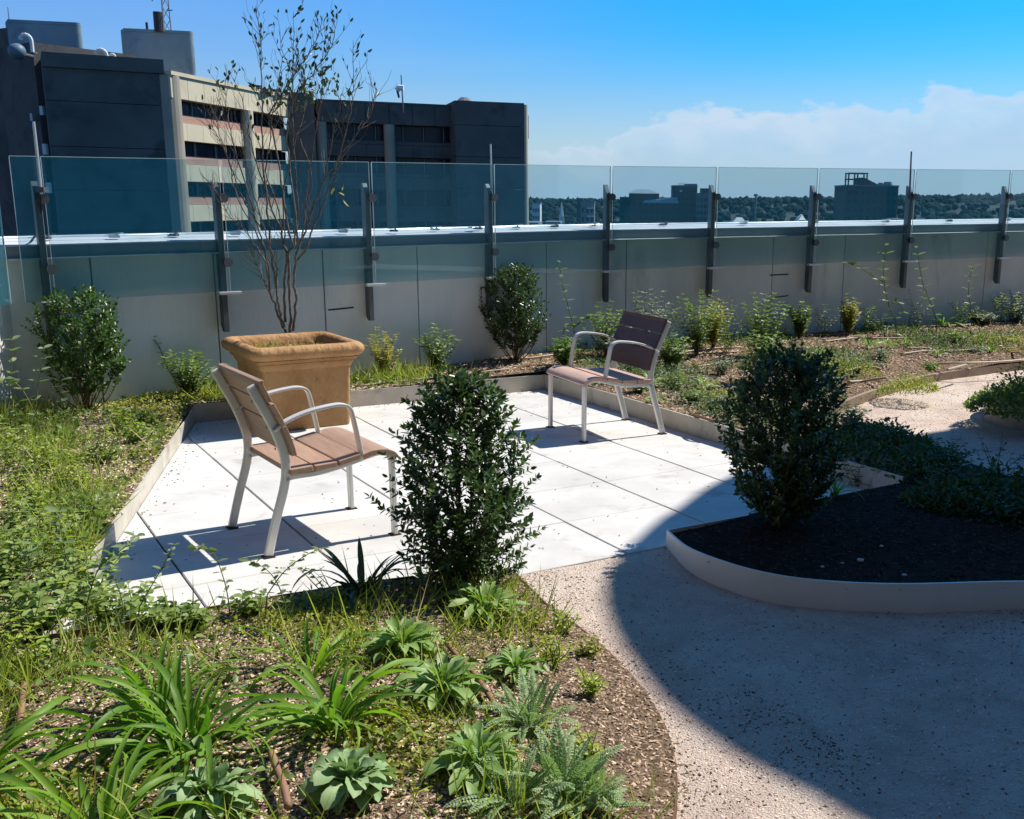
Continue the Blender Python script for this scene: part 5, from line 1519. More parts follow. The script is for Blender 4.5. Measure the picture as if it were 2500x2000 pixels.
rosette((1185, 1508), 'light green rosette right at the foot of the central boxwood', 'green', 46, 1.05)
rosette((985, 1600), 'green rosette between the dark lily clump and the rusty tube', 'green', 44, 1.0)
rosette((1082, 1700), 'grey-green rosette half covering the rusty drip tube', 'green', 40, .98)
rosette((1262, 1650), 'dark slim-leaved rosette near the yellow weeds', 'green', 34, .78)
rosette((1168, 1890), 'large grey-green rosette in the lower middle of the near bed', 'green', 44, 1.02)
rosette((858, 1940), 'blue-green broad-leaved rosette at the bottom centre', 'blue', 42, .86)
rosette((520, 1975), 'blue-green broad-leaved rosette under the largest lily clump', 'blue', 40, .84)
rosette((1115, 1478), 'small dark rosette under the left side of the central boxwood', 'green', 18, .6)


def frond_mesh(name, mat, L, w, th0, th1, n=24):
    th = np.linspace(math.radians(th0), math.radians(th1), n); y = z = 0.
    P_, A, N, LL, WW = [], [], [], [], []; v = []
    for i in range(n):
        s = (i + 1) / n; y += math.cos(th[i]) * L / n; z += math.sin(th[i]) * L / n
        ww = w * .5 * math.sin(min(1, s * .95 + .06) * math.pi) ** .7
        nz_ = np.array([0, -math.sin(th[i]), math.cos(th[i])]); ax = np.array([0, math.cos(th[i]), math.sin(th[i])])
        for sg in (-1, 1):
            for k in range(3):
                fr = (k + .3) / 3; P_.append(np.array([sg * ww * fr * .7, y + ax[1] * ww * fr * .35, z + ax[2] * ww * fr * .35])); A.append(np.array([sg * .9, 0, 0]) + ax * (.5 + .5 * (k % 2)) + nz_ * (.25 - .3 * k + rng.normal(0, .15))); N.append(nz_ + .25 * rvec()); LL.append(ww * .48); WW.append(L / n * 1.0)
    return leaf_mesh(P_, A, N, LL, WW, .3, name, mat, 0)


FV = [frond_mesh('frond', M['fern'], L, w, a, b_) for L, w, a, b_ in ((.17, .038, 58, 0), (.15, .036, 72, 25), (.19, .040, 42, -20), (.13, .034, 28, -10), (.16, .040, 80, 50))]
def fern(px, label, n=26, sc=1.0, mat=None):
    g = GB(*px); o = empty('yarrow_plant', tuple(g), 0, label, 'feathery plant', 'feathery plants in the near bed')
    for i in range(n):
        az = i * 2.39996 + R0.uniform(-.3, .3); r = R0.uniform(0, .05)
        place_blade(FV[R0.randrange(5)], o, az, R0.uniform(-.25, .2), sc * R0.uniform(.7, 1.15), (r * math.cos(az), r * math.sin(az), 0), R0.uniform(-.5, .5)).name = 'frond'
    return o


fern((1290, 1770), 'feathery grey-green yarrow beside the curved bed edge', 30, 1.0)
fern((1370, 1935), 'big feathery grey-green yarrow at the bottom right of the bed', 40, 1.12)
fern((1250, 1960), 'feathery yarrow between the lower rosette and the big yarrow', 26, 1.0)
fern((1420, 1975), 'feathery yarrow nearest the steel edging at the bottom', 22, 1.0)


def leafy(px, label, h, w, mat, stemmat='stem', L=.03, Wd=.016, n=7, nodes=8, shape=0, name='weed', cat='weed', parts=0, group=None, droop=0.2, pairs=2, base=None, bend=.3, z_first=.15, partmat=None):
    """upright herb: stems from one base, leaf pairs along them"""
    g = GB(*px) if base is None else np.array(base); o = empty(name, tuple(g), 0, label, cat, group); pl = Plant()
    for i in range(n):
        a = i * 2.39996 + R0.uniform(-.4, .4); r = w / 2 * math.sqrt((i + .5) / n); hh = h * R0.uniform(.7, 1.0) * (1 - .3 * (i / n))
        pts = np.array([(r * math.cos(a) * t ** 1.2 + bend * .05 * math.sin(t * 4 + i), r * math.sin(a) * t ** 1.2, hh * t - .01) for t in np.linspace(0, 1, 6)])
        pl.tubes.tube(pts, np.linspace(.0028, .001, 6), 4, False)
        for k in range(nodes):
            t = z_first + (1 - z_first) * (k + .5) / nodes; q = t * 5; j = min(int(q), 4); p = pts[j] + (pts[j + 1] - pts[j]) * (q - j); ax = pts[j + 1] - pts[j]; ax /= np.linalg.norm(ax)
            ph = k * 1.57 + i
            for m_ in range(pairs):
                an = ph + 6.283 * m_ / pairs; o_ = np.array([math.cos(an), math.sin(an), 0]); sc = R0.uniform(.7, 1.1) * (1 - .35 * abs(t - .5))
                pl.leaf(p, o_ + ax * (.45 - droop) + .2 * rvec(), ax + .3 * rvec() + np.array([0, 0, .5]), L * sc, Wd * sc)
    pl.finish(o, mat, M[stemmat], shape, parts, partmat)
    return o


YW = 'yellow-green weeds along the curved bed edge'
for px, h, w, n, lab in (((1375, 1545), .13, .12, 7, 'yellow-green weed tuft by the top of the curved edging'), ((1352, 1630), .15, .12, 7, 'yellow-green weed tuft between the slim rosette and the edging'),
                         ((1440, 1700), .12, .10, 7, 'yellow-green weed tuft midway along the edging'), ((1430, 1850), .11, .10, 6, 'yellow-green weed tuft above the big yarrow'),
                         ((1440, 1600), .09, .13, 8, 'low grey-green weed mat touching the edging'), ((1300, 1530), .10, .10, 6, 'small weed tuft right of the light green rosette')):
    leafy(px, lab, h, w, M['weedyellow'] if 'yellow' in lab else M['ground1'], L=.028, Wd=.016, n=n, nodes=5, group=YW, name='yellow_weed', parts=24)
# tall stalks with paired leaves
def stalk(pxs, Y, label, mat, L=.05, Wd=.024, r=.004, nodes=9, t0=.2, name='leafy_stalk', cat='tall weed', group=None, dY=0.0, stem='stem', branches=()):
    b_ = AT(pxs[0][0], pxs[0][1], Y); g = np.array([b_[0], b_[1], Zb(b_[0], b_[1])]); o = empty(name, tuple(g), 0, label, cat, group)
    for bi, pp in enumerate([pxs] + list(branches)):
        Q = catmull([AT(x, y, Y + dY * i / len(pp)) - g for i, (x, y) in enumerate(pp)], 4)
        if bi == 0: Q[0] = (0, 0, -.02)
        mb = MB(); mb.tube(Q, np.linspace(r, r * .4, len(Q)), 5); mb.build('stem', M[stem], o, smooth=True)
        nn_ = nodes if bi == 0 else max(3, nodes // 2)
        for k in range(nn_):
            t = t0 + (1 - t0) * k / (nn_ - 1); q = t * (len(Q) - 1); j = min(int(q), len(Q) - 2); p = Q[j] + (Q[j + 1] - Q[j]) * (q - j); ax = Q[j + 1] - Q[j]; ax /= np.linalg.norm(ax)
            an = (k % 2) * 1.4 + R0.uniform(-.3, .3)
            for sg in (1, -1):
                d = np.array([math.cos(an) * sg, math.sin(an) * sg, 0]) + ax * .25 + .15 * rvec()
                leaf_obj(p, d, ax + .3 * rvec(), L * R0.uniform(.7, 1.1), Wd * R0.uniform(.8, 1.1), mat, o)
    return o


WS = 'tall weeds with paired leaves'
stalk([(1410, 880), (1400, 800), (1385, 740), (1372, 690), (1365, 640)], 9.6, 'leaning pale weed stalk behind the arm of the farther armchair', M['greengrey_o'], .075, .032, .006, 10, .15, group=WS, branches=[[(1400, 800), (1425, 780), (1450, 770)], [(1398, 790), (1380, 800), (1372, 830)]])
stalk([(2192, 800), (2170, 745), (2160, 700), (2158, 650), (2165, 600)], 11.6, 'tallest paired-leaf weed in front of the eighth post', M['greengrey_o'], .10, .042, .006, 10, .1, group=WS, branches=[[(2160, 690), (2125, 670), (2095, 650), (2070, 642)], [(2165, 735), (2190, 735), (2205, 760)]])
stalk([(2290, 790), (2272, 740), (2255, 700), (2245, 650), (2238, 605)], 11.7, 'curving paired-leaf weed right of the eighth post', M['greengrey_o'], .10, .042, .006, 10, .1, group=WS)
stalk([(2395, 800), (2375, 760), (2365, 720), (2368, 680), (2375, 652)], 11.9, 'thin paired-leaf weed before the far right panel joint', M['greengrey_o'], .09, .036, .005, 9, .15, group=WS)
stalk([(30, 1080), (22, 980), (28, 900), (30, 830)], 6.6, 'tall weed with drooping leaves against the sunlit end wall', M['greengrey_o'], .08, .034, .004, 8, .1, group=WS)
stalk([(78, 1080), (90, 960), (100, 900), (108, 850)], 6.7, 'slim upright weed right of the sunlit end wall', M['greengrey_o'], .08, .030, .004, 6, .1, group=WS)
stalk([(100, 1040), (60, 960), (30, 930), (6, 925)], 6.5, 'arching weed leaning left over the bright end wall', M['greengrey_o'], .075, .032, .004, 7, .1, group=WS)
stalk([(130, 1060), (148, 1000), (146, 960), (146, 930)], 6.9, 'thin weed with two leaf pairs left of the trunk of the leftmost boxwood', M['greengrey_o'], .08, .034, .003, 5, .3, group=WS)
# stalks in front of the left part of the patio
FS = 'weeds standing before the near corner of the patio'
for k, (pp, Y, lab, mt, L, Wd) in enumerate((
    ([(150, 1480), (160, 1380), (150, 1300), (140, 1250)], 3.9, 'weed with rounded leaves at the near left corner of the patio', 'greengrey_o', .05, .032),
    ([(205, 1500), (235, 1400), (270, 1360), (300, 1340), (330, 1310)], 3.5, 'arching weed reaching over the near left patio corner', 'greengrey_o', .05, .028),
    ([(110, 1560), (90, 1450), (70, 1380), (75, 1330)], 3.8, 'broad-leaved weed left of the arching weed', 'greengrey_o', .055, .034),
    ([(265, 1560), (300, 1500), (290, 1440), (270, 1400)], 3.5, 'grey-green weed with clustered leaves before the white paving', 'greengrey_o', .05, .03),
    ([(330, 1500), (370, 1430), (405, 1370), (425, 1330)], 3.6, 'straight wiry weed crossing the white paving', 'greengrey_o', .034, .014),
    ([(560, 1480), (548, 1420), (520, 1350), (478, 1335)], 3.7, 'drooping seedling with pods in front of the nearer armchair leg', 'greengrey_o', .045, .02),
    ([(640, 1470), (690, 1400), (740, 1360), (780, 1340)], 3.62, 'leafy sprig below the nearer armchair seat', 'greengrey_o', .036, .018),
    ([(800, 1500), (790, 1440), (760, 1400), (740, 1390)], 3.75, 'bushy sprig left of the dark lily clump', 'greengrey_o', .034, .018),
    ([(700, 1490), (680, 1430), (650, 1390), (610, 1370)], 3.6, 'leaning weed between sprig and armchair foot', 'greengrey_o', .04, .02))):
    stalk(pp, Y, lab, M[mt], L, Wd, .0025, 9, .1, group=FS)
for k, (px, h, w, lab) in enumerate((((60, 1530), .26, .30, 'bushy weed at the left edge beside the patio corner'), ((230, 1545), .22, .26, 'bushy green weed hiding the near left patio corner'), ((20, 1300), .22, .3, 'bushy weed at the left picture edge halfway up'),
                                      ((170, 1290), .16, .22, 'leafy weed beside the left kerb'), ((330, 1080), .18, .25, 'bright weed patch at the far end of the left kerb'), ((610, 1500), .12, .2, 'fresh weed cluster at the near patio kerb under the armchair'), ((480, 1540), .12, .12, 'upright young weed at the near patio kerb'))):
    leafy(px, lab, h, w, M['green'] if k != 4 else M['weedyellow'], L=.042, Wd=.026, n=9, nodes=6, parts=60, group='bushy weeds of the left bed', partmat=M['weedleaf'])
for px, h, w, lab in (((205, 1500), .28, .36, 'leafy bush overlapping the near left corner of the white paving'), ((95, 1560), .26, .34, 'broad-leaved bush left of the paving corner'), ((310, 1530), .17, .26, 'fresh green bush in front of the bottom paving edge'), ((20, 1430), .26, .32, 'bush of olive leaves at the left picture edge'), ((420, 1530), .10, .18, 'low sprig tuft under the bottom paving edge')):
    leafy(px, lab, h * 1.15, w * 1.25, M['green'], L=.05, Wd=.032, n=15, nodes=8, parts=110, group='bushy weeds of the left bed', partmat=M['weedleaf'])
# small shrubs along the wall
SH = 'small shrubs along the parapet wall'
def small(px, h, w, lab, mat, L=.055, Wd=.025, n=9, nodes=9, prof=None, **kw):
    return leafy(px, lab, h, w, M[mat], 'twig', L, Wd, n, nodes, 0, 'small_shrub', 'shrub', 0, SH, .05, 3, **kw)
small((939, 908), .46, .34, 'yellow-leaved shrub right of the planter', 'yellow', n=16, nodes=15, L=.046, Wd=.02)
small((1065, 893), .46, .44, 'many-stemmed shrub with lime tips left of the wall boxwood', 'green', n=14, nodes=11)
small((465, 975), .44, .42, 'bright-topped shrub between leftmost boxwood and planter', 'green', n=15, nodes=12)
stalk([(480, 970), (520, 935), (550, 905), (555, 890)], 8.0, 'side shoot reaching towards the top of the nearer armchair', M['greengrey_o'], .04, .018, .005, 7, .3, cat='shoot', name='shrub_shoot', stem='twig')
stalk([(450, 960), (410, 900), (390, 850), (368, 815)], 8.0, 'long left shoot with a leafy tip against the wall', M['greengrey_o'], .045, .02, .005, 8, .4, cat='shoot', name='shrub_shoot', stem='twig')
small((985, 912), .16, .30, 'low sprawling sprig right of the yellow-leaved shrub', 'green', L=.034, n=6, nodes=5)
for (px, h, w, lab, mt) in (((1480, 870), .56, .55, 'spreading grey-green shrub behind the farther armchair', 'green'), ((1580, 862), .66, .55, 'grey-green shrub right of the farther armchair back', 'greengrey'), ((1500, 880), .3, .4, 'low leafy shrub hugging the armchair back', 'greengrey'),
                            ((1700, 868), .72, .55, 'olive shrub under the sixth railing post', 'green'), ((1740, 850), .55, .35, 'yellowish twiggy shrub just left of the sixth post', 'yellow'), ((1858, 872), .70, .5, 'dense green shrub right of the sixth post', 'green'),
                            ((1952, 812), .40, .28, 'slim two-headed shrub by the seventh post', 'green'), ((2070, 806), .45, .24, 'narrow yellow-leaved shrub in the eighth bay', 'yellow'), ((2478, 805), .50, .50, 'grey-leaved shrub cut by the right picture edge', 'greengrey'),
                            ((2395, 800), .22, .35, 'dull brownish shrub left of the right-edge shrub', 'greengrey'), ((1375, 900), .30, .30, 'fresh low shrub under the leaning weed stalk', 'green'), ((1860, 940), .52, .42, 'green shrub in the middle of the right bed', 'green'), ((1640, 900), .34, .4, 'sparse shrub right behind the armchair', 'green')):
    small(px, h * 1.05, w * 1.05, lab, mt, n=20, nodes=11, L=.056)
# lilies of the far bed
def farlily(px, sc, n, lab, mat='lilyj'):
    g = GB(*px); o = empty('daylily_clump', tuple(g), 0, lab, 'lily plant', 'lily clumps of the far bed'); V = []; FF = []; nn_ = 0
    ms = lily_meshes(M['lilyj'])
    for i in range(n):
        place_blade(ms[R0.randrange(6)], o, i * 2.4 + R0.uniform(-.3, .3), R0.uniform(-.3, .1), sc * R0.uniform(.7, 1.1), (0, 0, 0), R0.uniform(-.3, .3))
for px, sc, n, lab in (((2120, 850), .62, 16, 'green lily clump left of the tallest paired-leaf weed'), ((2300, 800), .66, 16, 'bright lily clump before the ninth bay'), ((2215, 845), .55, 14, 'yellowish lily clump under the eighth post'), ((1905, 820), .5, 12, 'bright grassy lily clump left of the seventh post'),
                       ((1995, 830), .45, 10, 'thin lily clump right of the seventh post'), ((2420, 850), .5, 12, 'pale lily clump near the right shrub'), ((2040, 1215), .55, 16, 'dark lily clump inside the planter right of the shaded boxwood')):
    farlily(px, sc, n, lab)
for px, sc, n, lab in (((1585, 945), .95, 16, 'pale rosette right of the armchair back'), ((1720, 950), .9, 12, 'upright rosette in the middle of the mulch'), ((1600, 985), .7, 12, 'low rosette behind the armchair rear leg'), ((2165, 850), .95, 12, 'large pale rosette below the tallest paired-leaf weed'), ((1440, 925), .7, 12, 'small rosette under the armchair arm'), ((2290, 870), .7, 10, 'small grey rosette below the bright lily clump')):
    rosette(px, lab, 'green', n, sc)['group'] = 'rosettes of the far bed'


# ------------------------------------------------------------------ masses: mounds, ground cover, chips, gravel
def mound(px, rx, ry, h, n, mat, label, L=.02, Wd=.011, name='ground_cover', jz=0, cat='ground cover'):
    g = GB(*px); a = rng.uniform(0, 6.283, n); r = np.sqrt(rng.random(n)); x, y = rx * r * np.cos(a), ry * r * np.sin(a)
    top = h * (1 - r ** 3) * (.75 + .55 * vnoise(g[0] + x, g[1] + y, 13, 3) + .35 * vnoise(g[0] + x, g[1] + y, 31, 5))
    base = (bedB_z if inside(g[None, :2], NPB)[0] else bed_z)(g[0] + x, g[1] + y)
    z = base - g[2] + np.maximum(.005, top) * rng.random(n) ** .6 * rng.uniform(.7, 1.35, n)
    A = np.stack([np.cos(a) * .6 * r, np.sin(a) * .6 * r, 0 * r + .35], 1) + .7 * nrmz(rng.standard_normal((n, 3))); N = np.array([0, 0, 1.]) + .6 * nrmz(rng.standard_normal((n, 3))); s_ = rng.uniform(.6, 1.2, n)
    o = link(name, leaf_mesh(np.column_stack([x, y, z]), A, N, L * s_, Wd * s_, .3, name, mat, 0), None, Matrix.Translation(tuple(g)), kind='stuff'); tag(o, label, cat); return o


mound((2215, 940), .26, .26, .17, 2000, M['ground1'], 'pale green rounded ground-cover mound near the brown path edging')
mound((2050, 905), .38, .30, .14, 1700, M['ground1'], 'wide pale mound right of the shaded boxwood top')
mound((2480, 865), .7, .28, .15, 2400, M['ground1'], 'wide yellow-green mat at the right edge of the far bed')
mound((1985, 965), .30, .30, .18, 1500, M['ground2'], 'dark fringe plants just right of the shaded boxwood')
mound((1790, 985), .35, .30, .08, 900, M['ground1'], 'low grassy patch behind the patio kerb at right')
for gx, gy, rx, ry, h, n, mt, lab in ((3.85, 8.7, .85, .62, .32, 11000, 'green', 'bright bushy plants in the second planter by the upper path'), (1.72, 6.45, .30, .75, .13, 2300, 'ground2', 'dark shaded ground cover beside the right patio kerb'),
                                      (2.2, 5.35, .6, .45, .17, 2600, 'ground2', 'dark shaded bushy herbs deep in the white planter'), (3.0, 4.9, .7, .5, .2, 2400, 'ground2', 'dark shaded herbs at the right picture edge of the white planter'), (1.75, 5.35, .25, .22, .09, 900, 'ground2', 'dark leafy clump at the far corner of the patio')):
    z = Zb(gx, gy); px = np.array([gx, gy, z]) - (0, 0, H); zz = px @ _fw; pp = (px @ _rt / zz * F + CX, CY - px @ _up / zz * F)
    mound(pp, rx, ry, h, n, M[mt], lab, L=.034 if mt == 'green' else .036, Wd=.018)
leafy((2420, 1170), 'wispy shaded weed sticking up in front of the upper path', .30, .35, M['ground2'], L=.03, n=7, nodes=6, group='shaded weeds')
leafy((2090, 1190), 'shaded leafy weed above the right end of the kerb', .25, .3, M['ground2'], L=.035, n=7, nodes=6, group='shaded weeds')
leafy((2300, 1190), 'shaded broad weed among the dark herbs', .25, .35, M['ground2'], L=.045, n=8, nodes=5, group='shaded weeds')


WF = ('behind the farther armchair', 'right of the armchair back', 'under the sixth post', 'left of the seventh post', 'by the seventh post', 'in the eighth bay', 'under the eighth post', 'in the ninth bay', 'near the right picture edge')
for k, (px, py) in enumerate(((1525, 868), (1630, 866), (1775, 862), (1900, 838), (2010, 812), (2125, 806), (2235, 800), (2345, 798), (2440, 792))):
    leafy((px, py), 'wispy tall herb at the wall foot ' + WF[k], (.5, .62, .66, .5, .42, .38, .5, .4, .46)[k], (.4, .5, .45, .36, .3, .3, .3, .34, .4)[k], M[('green', 'greengrey', 'green', 'weedyellow', 'greengrey')[k % 5]], L=.05, Wd=.018, n=7, nodes=11, group='wispy herbs along the wall foot', name='wispy_herb', cat='herb', bend=1.0)
LW = 'wispy weeds of the left bed'
for k, (px, py, h) in enumerate(((40, 1190, .30), (110, 1150, .24), (180, 1200, .26), (250, 1130, .20), (70, 1260, .30), (140, 1340, .28), (220, 1290, .22), (30, 1380, .34), (300, 1050, .18), (110, 1440, .30), (180, 1420, .24), (50, 1640, .26), (355, 1040, .16), (20, 1120, .3))):
    wl = ('at the left edge above the bright patch', 'left of the leaning straw', 'in the middle of the left bed', 'near the short dry straw', 'at the left edge below the bright patch', 'in the lower middle of the left bed', 'close to the left kerb', 'tallest at the left edge', 'near the far kerb corner', 'left of the paving corner bush', 'behind the paving corner bush', 'low at the left edge beside the brown tube', 'by the shadow of the planter', 'under the sunlit end wall')[k]
    leafy((px, py), 'wispy yellow-green weed ' + wl, h, h * .9, M['weedyellow' if k % 3 else 'green'], L=.036, Wd=.017, n=8, nodes=9, group=LW, name='wispy_weed', parts=16, bend=1.2, partmat=M['weedleaf'])
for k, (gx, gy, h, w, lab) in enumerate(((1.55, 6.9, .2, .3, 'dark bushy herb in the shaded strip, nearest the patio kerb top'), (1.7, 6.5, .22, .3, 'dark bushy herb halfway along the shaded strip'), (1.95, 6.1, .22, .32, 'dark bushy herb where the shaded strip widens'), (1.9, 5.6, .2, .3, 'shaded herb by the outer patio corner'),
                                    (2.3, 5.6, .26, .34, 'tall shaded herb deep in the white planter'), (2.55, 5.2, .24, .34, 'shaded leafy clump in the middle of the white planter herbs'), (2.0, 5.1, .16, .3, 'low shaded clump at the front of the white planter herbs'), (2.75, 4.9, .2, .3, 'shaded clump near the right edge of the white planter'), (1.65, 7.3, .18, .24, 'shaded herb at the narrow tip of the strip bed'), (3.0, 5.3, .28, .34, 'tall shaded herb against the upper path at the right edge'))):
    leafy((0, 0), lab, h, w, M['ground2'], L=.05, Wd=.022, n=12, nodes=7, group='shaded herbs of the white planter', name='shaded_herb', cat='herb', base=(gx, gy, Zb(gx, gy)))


def scatter(poly, n, dens=None, box=None):
    x0, x1, y0, y1 = box; out = np.zeros((0, 2))
    while len(out) < n:
        p = np.stack([rng.uniform(x0, x1, n * 2), rng.uniform(y0, y1, n * 2)], 1)
        k = inside(p, poly)
        if dens is not None: k &= rng.random(len(p)) < dens(p[:, 0], p[:, 1])
        if k.sum() == 0: break
        out = np.vstack([out, p[k]])
    return out[:n]


def zarr(x, y, poly): return bedB_z(x, y) if poly is NPB else bed_z(x, y)


def cover(name, poly, n, box, dens, hf, mat, L, Wd, label, up=.4, shape=0):
    p = scatter(poly, n, dens, box); z = zarr(p[:, 0], p[:, 1], poly); hh = hf(p[:, 0], p[:, 1]) * rng.random(len(p)) ** .8; n = len(p)
    A = rng.standard_normal((n, 3)) * (1, 1, .5) + (0, 0, up); N = rng.standard_normal((n, 3)) * .5 + (0, 0, 1)
    s_ = rng.uniform(.55, 1.3, n)
    o = link(name, leaf_mesh(np.column_stack([p, z + hh]), A, N, L * s_, Wd * s_, .3, name, mat, shape), kind='stuff'); return tag(o, label, 'ground cover')


lb = (-5.2, -.2, 1.3, 9.2)
dL = lambda x, y: np.clip(.25 + .9 * ss(-.3, .7, vnoise(x, y, 3.0, 9)) + .5 * vnoise(x, y, 8, 2), 0, 1) * ss(9.0, 6.9, y + x * .35) * np.where(x * Dv[0] + y * Dv[1] > 4.0, 1.0, .30)
cover('weed_carpet', NPA, 17000, lb, dL, lambda x, y: .015 + .07 * ss(-.2, .9, vnoise(x, y, 3.0, 9)), M['ground1'], .024, .013, 'yellow-green weed carpet spreading over the left bed')
cover('weed_carpet', NPA, 5500, lb, lambda x, y: dL(x, y) * ss(-.1, .8, vnoise(x, y, 2.1, 4)), lambda x, y: .02 + .09 * ss(-.2, .9, vnoise(x, y, 2.1, 4)), M['green'], .038, .022, 'broader-leaved green weeds among the left bed carpet')
cover('weed_carpet', NPA, 7000, lb, dL, lambda x, y: .02 + 0 * x, M['ground2'], .028, .016, 'dark low leaves under the left bed carpet')
dN = lambda x, y: np.where(x * Dv[0] + y * Dv[1] < 4.0, 1.0, 0.0) * ss(.0, .9, vnoise(x, y, 5.0, 12)) * (seg_dist(x, y, curve_left[::4]) > .16)
cover('seedling_carpet', NPA, 7000, (-2.4, .25, 1.6, 4.5), dN, lambda x, y: .02 + .02 * np.abs(vnoise(x, y, 5, 1)), M['ground1'], .022, .011, 'tiny seedlings scattered between the plants of the near bed')
def grassy(name, poly, n, box, dens, L, w, mat, label):
    p = scatter(poly, n, dens, box); n = len(p); z = zarr(p[:, 0], p[:, 1], poly)
    A = rng.standard_normal((n, 3)) * (.55, .55, .1) + (0, 0, .8); o = link(name, leaf_mesh(np.column_stack([p, z - .003]), A, rng.standard_normal((n, 3)), L * rng.uniform(.4, 1.2, n), w * rng.uniform(.7, 1.2, n), .3, name, mat, 1), kind='stuff'); return tag(o, label, 'grass')
grassy('thin_grass', NPA, 7500, lb, lambda x, y: dL(x, y) * ss(-.1, .6, vnoise(x, y, 4, 7)), .19, .0045, M['grass'], 'thin upright grass blades in the left bed')
grassy('thin_grass', NPA, 2600, (-2.6, .2, 1.6, 4.5), lambda x, y: ss(.0, .8, vnoise(x, y, 4, 5)) * (x * Dv[0] + y * Dv[1] < 4.0) * (.25 + .75 * ss(.6, 1.6, seg_dist(x, y, curve_left[::4]))), .18, .004, M['grass'], 'sparse grass blades in the near bed')
grassy('dry_stalks', NPA, 130, lb, None, .26, .004, M['straw'], 'dry straw-coloured stalks in the left bed')
rb = (-1.0, 6.6, 5.7, 14.0)
dR = lambda x, y: ss(-.25, .7, vnoise(x, y, 2.6, 14)) * np.where(x * Nv[0] + y * Nv[1] < VR - .05, 1., 0.) * (seg_dist(x, y, upper_edge[::4]) > .35)
cover('bed_herbs', NPA, 8500, rb, dR, lambda x, y: .02 + .07 * ss(-.1, .9, vnoise(x, y, 2.6, 14)), M['greengrey'], .036, .014, 'grey-green low herbs across the far bed')
cover('bed_herbs', NPA, 5500, rb, dR, lambda x, y: .02 + .08 * ss(-.1, .9, vnoise(x, y, 2.6, 14)), M['ground2'], .034, .015, 'dark low herbs across the far bed')
grassy('thin_grass', NPA, 2200, rb, dR, .15, .005, M['green'], 'grassy blades among the herbs of the far bed')


def chips(name, poly, n, box, mat, s0, s1, label, dens=None, zf=None, flat=.35):
    p = scatter(poly, n, dens, box); n = len(p); z = (zf or (lambda a, b_: zarr(a, b_, poly)))(p[:, 0], p[:, 1])
    c = np.column_stack([p, z + s0 * .2]); L = rng.uniform(s0, s1, n)[:, None]; a = rng.uniform(0, 6.283, n)
    A = np.stack([np.cos(a), np.sin(a), rng.normal(0, flat, n)], 1); A = nrmz(A); S = nrmz(np.cross(A, np.array([0, 0, 1.]) + rng.normal(0, flat, (n, 3)))); N = np.cross(S, A)
    w = L * rng.uniform(.28, .6, (n, 1)); h = L * rng.uniform(.12, .25, (n, 1)); k1 = rng.uniform(.6, 1, (n, 1))
    v = np.stack([c - A * L / 2 - S * w / 2, c + A * L / 2 - S * w / 2 * k1, c + A * L / 2 * k1 + S * w / 2, c - A * L / 2 + S * w / 2, c - A * L * .3 - S * w * .1 + N * h, c + A * L * .35 + S * w * .1 + N * h * .8], 1).reshape(-1, 3)
    b_ = np.arange(n)[:, None] * 6
    f = np.concatenate([b_ + [[0, 1, 5]], b_ + [[0, 5, 4]], b_ + [[1, 2, 5]], b_ + [[2, 3, 4]], b_ + [[2, 4, 5]], b_ + [[3, 0, 4]]], 0)
    o = link(name, fast_mesh(name, v, f, mat), kind='stuff'); return tag(o, label, 'mulch')


chips('bark_mulch', NPA, 40000, (-2.3, .22, 1.75, 4.6), M['chip'], .007, .017, 'brown bark mulch of the near bed')
chips('bark_mulch', NPA, 16000, (-2.3, .22, 1.75, 4.6), M['chip_pale'], .006, .017, 'paler straw-coloured chips of the near bed', lambda x, y: ss(-.1, .5, seg_dist(x, y, curve_left[::4]) - .1))
chips('bark_mulch', NPA, 24000, (-5.0, -1.5, 3.6, 9.0), M['chip_pale'], .010, .026, 'weathered yellowish mulch of the left bed')
chips('bark_mulch', NPA, 34000, (-3.6, 6.8, 5.6, 14.2), M['chip'], .012, .032, 'reddish bark mulch of the far bed', lambda x, y: ((x * Dv[0] + y * Dv[1] > U1) | (x * Nv[0] + y * Nv[1] < VR)) * 1.0)
chips('bark_mulch', NPB, 9000, (.2, 3.8, 3.8, 6.4), M['shaded_chip'], .008, .020, 'dark shaded mulch inside the white planter')
def path_poly(): return np.array([(-.45, 1.2), *[tuple(p) for p in curve_left[::-1][6:]], tuple(FR), tuple(PC), *[tuple(p) for p in curve_right[::2]], (5.0, .8)])
pz = lambda x, y: path_z(x, y)
PP_ = path_poly()
chips('path_grit', PP_, 44000, (-.5, 3.2, 1.2, 4.9), M['pebble'], .004, .010, 'pale angular grit on the near path', None, pz, .5)
chips('path_grit', PP_, 5000, (-.5, 3.2, 1.2, 4.9), M['pebble_dark'], .003, .014, 'dark bark crumbs scattered on the near path', lambda x, y: .06 + ss(.0, .8, vnoise(x, y, 3, 8)) * ss(-.5, .6, vnoise(x, y, 11, 3)), pz, .5)
up_poly = np.array([*[tuple(p) for p in strip_edge[:30][::-1]], *[tuple(p) for p in upper_edge[::2]], (6.5, 9.5), (4.2, 9.2), (3.1, 8.5), (3.3, 7.2)])
chips('path_grit', up_poly, 5000, (1.5, 6.5, 5.8, 11.5), M['pebble'], .006, .014, 'pale grit on the sunlit upper path', None, pz, .5)
chips('path_grit', up_poly, 500, (1.5, 6.5, 5.8, 11.5), M['pebble_dark'], .006, .016, 'dark crumbs on the upper path', None, pz, .5)
chips('spilled_mulch', PP_, 900, (-.5, 1.6, 1.6, 4.9), M['chip'], .006, .016, 'mulch spilled over the steel edging onto the path', lambda x, y: np.exp(-seg_dist(x, y, curve_left[::3]) / .05) + .004, pz, .5)
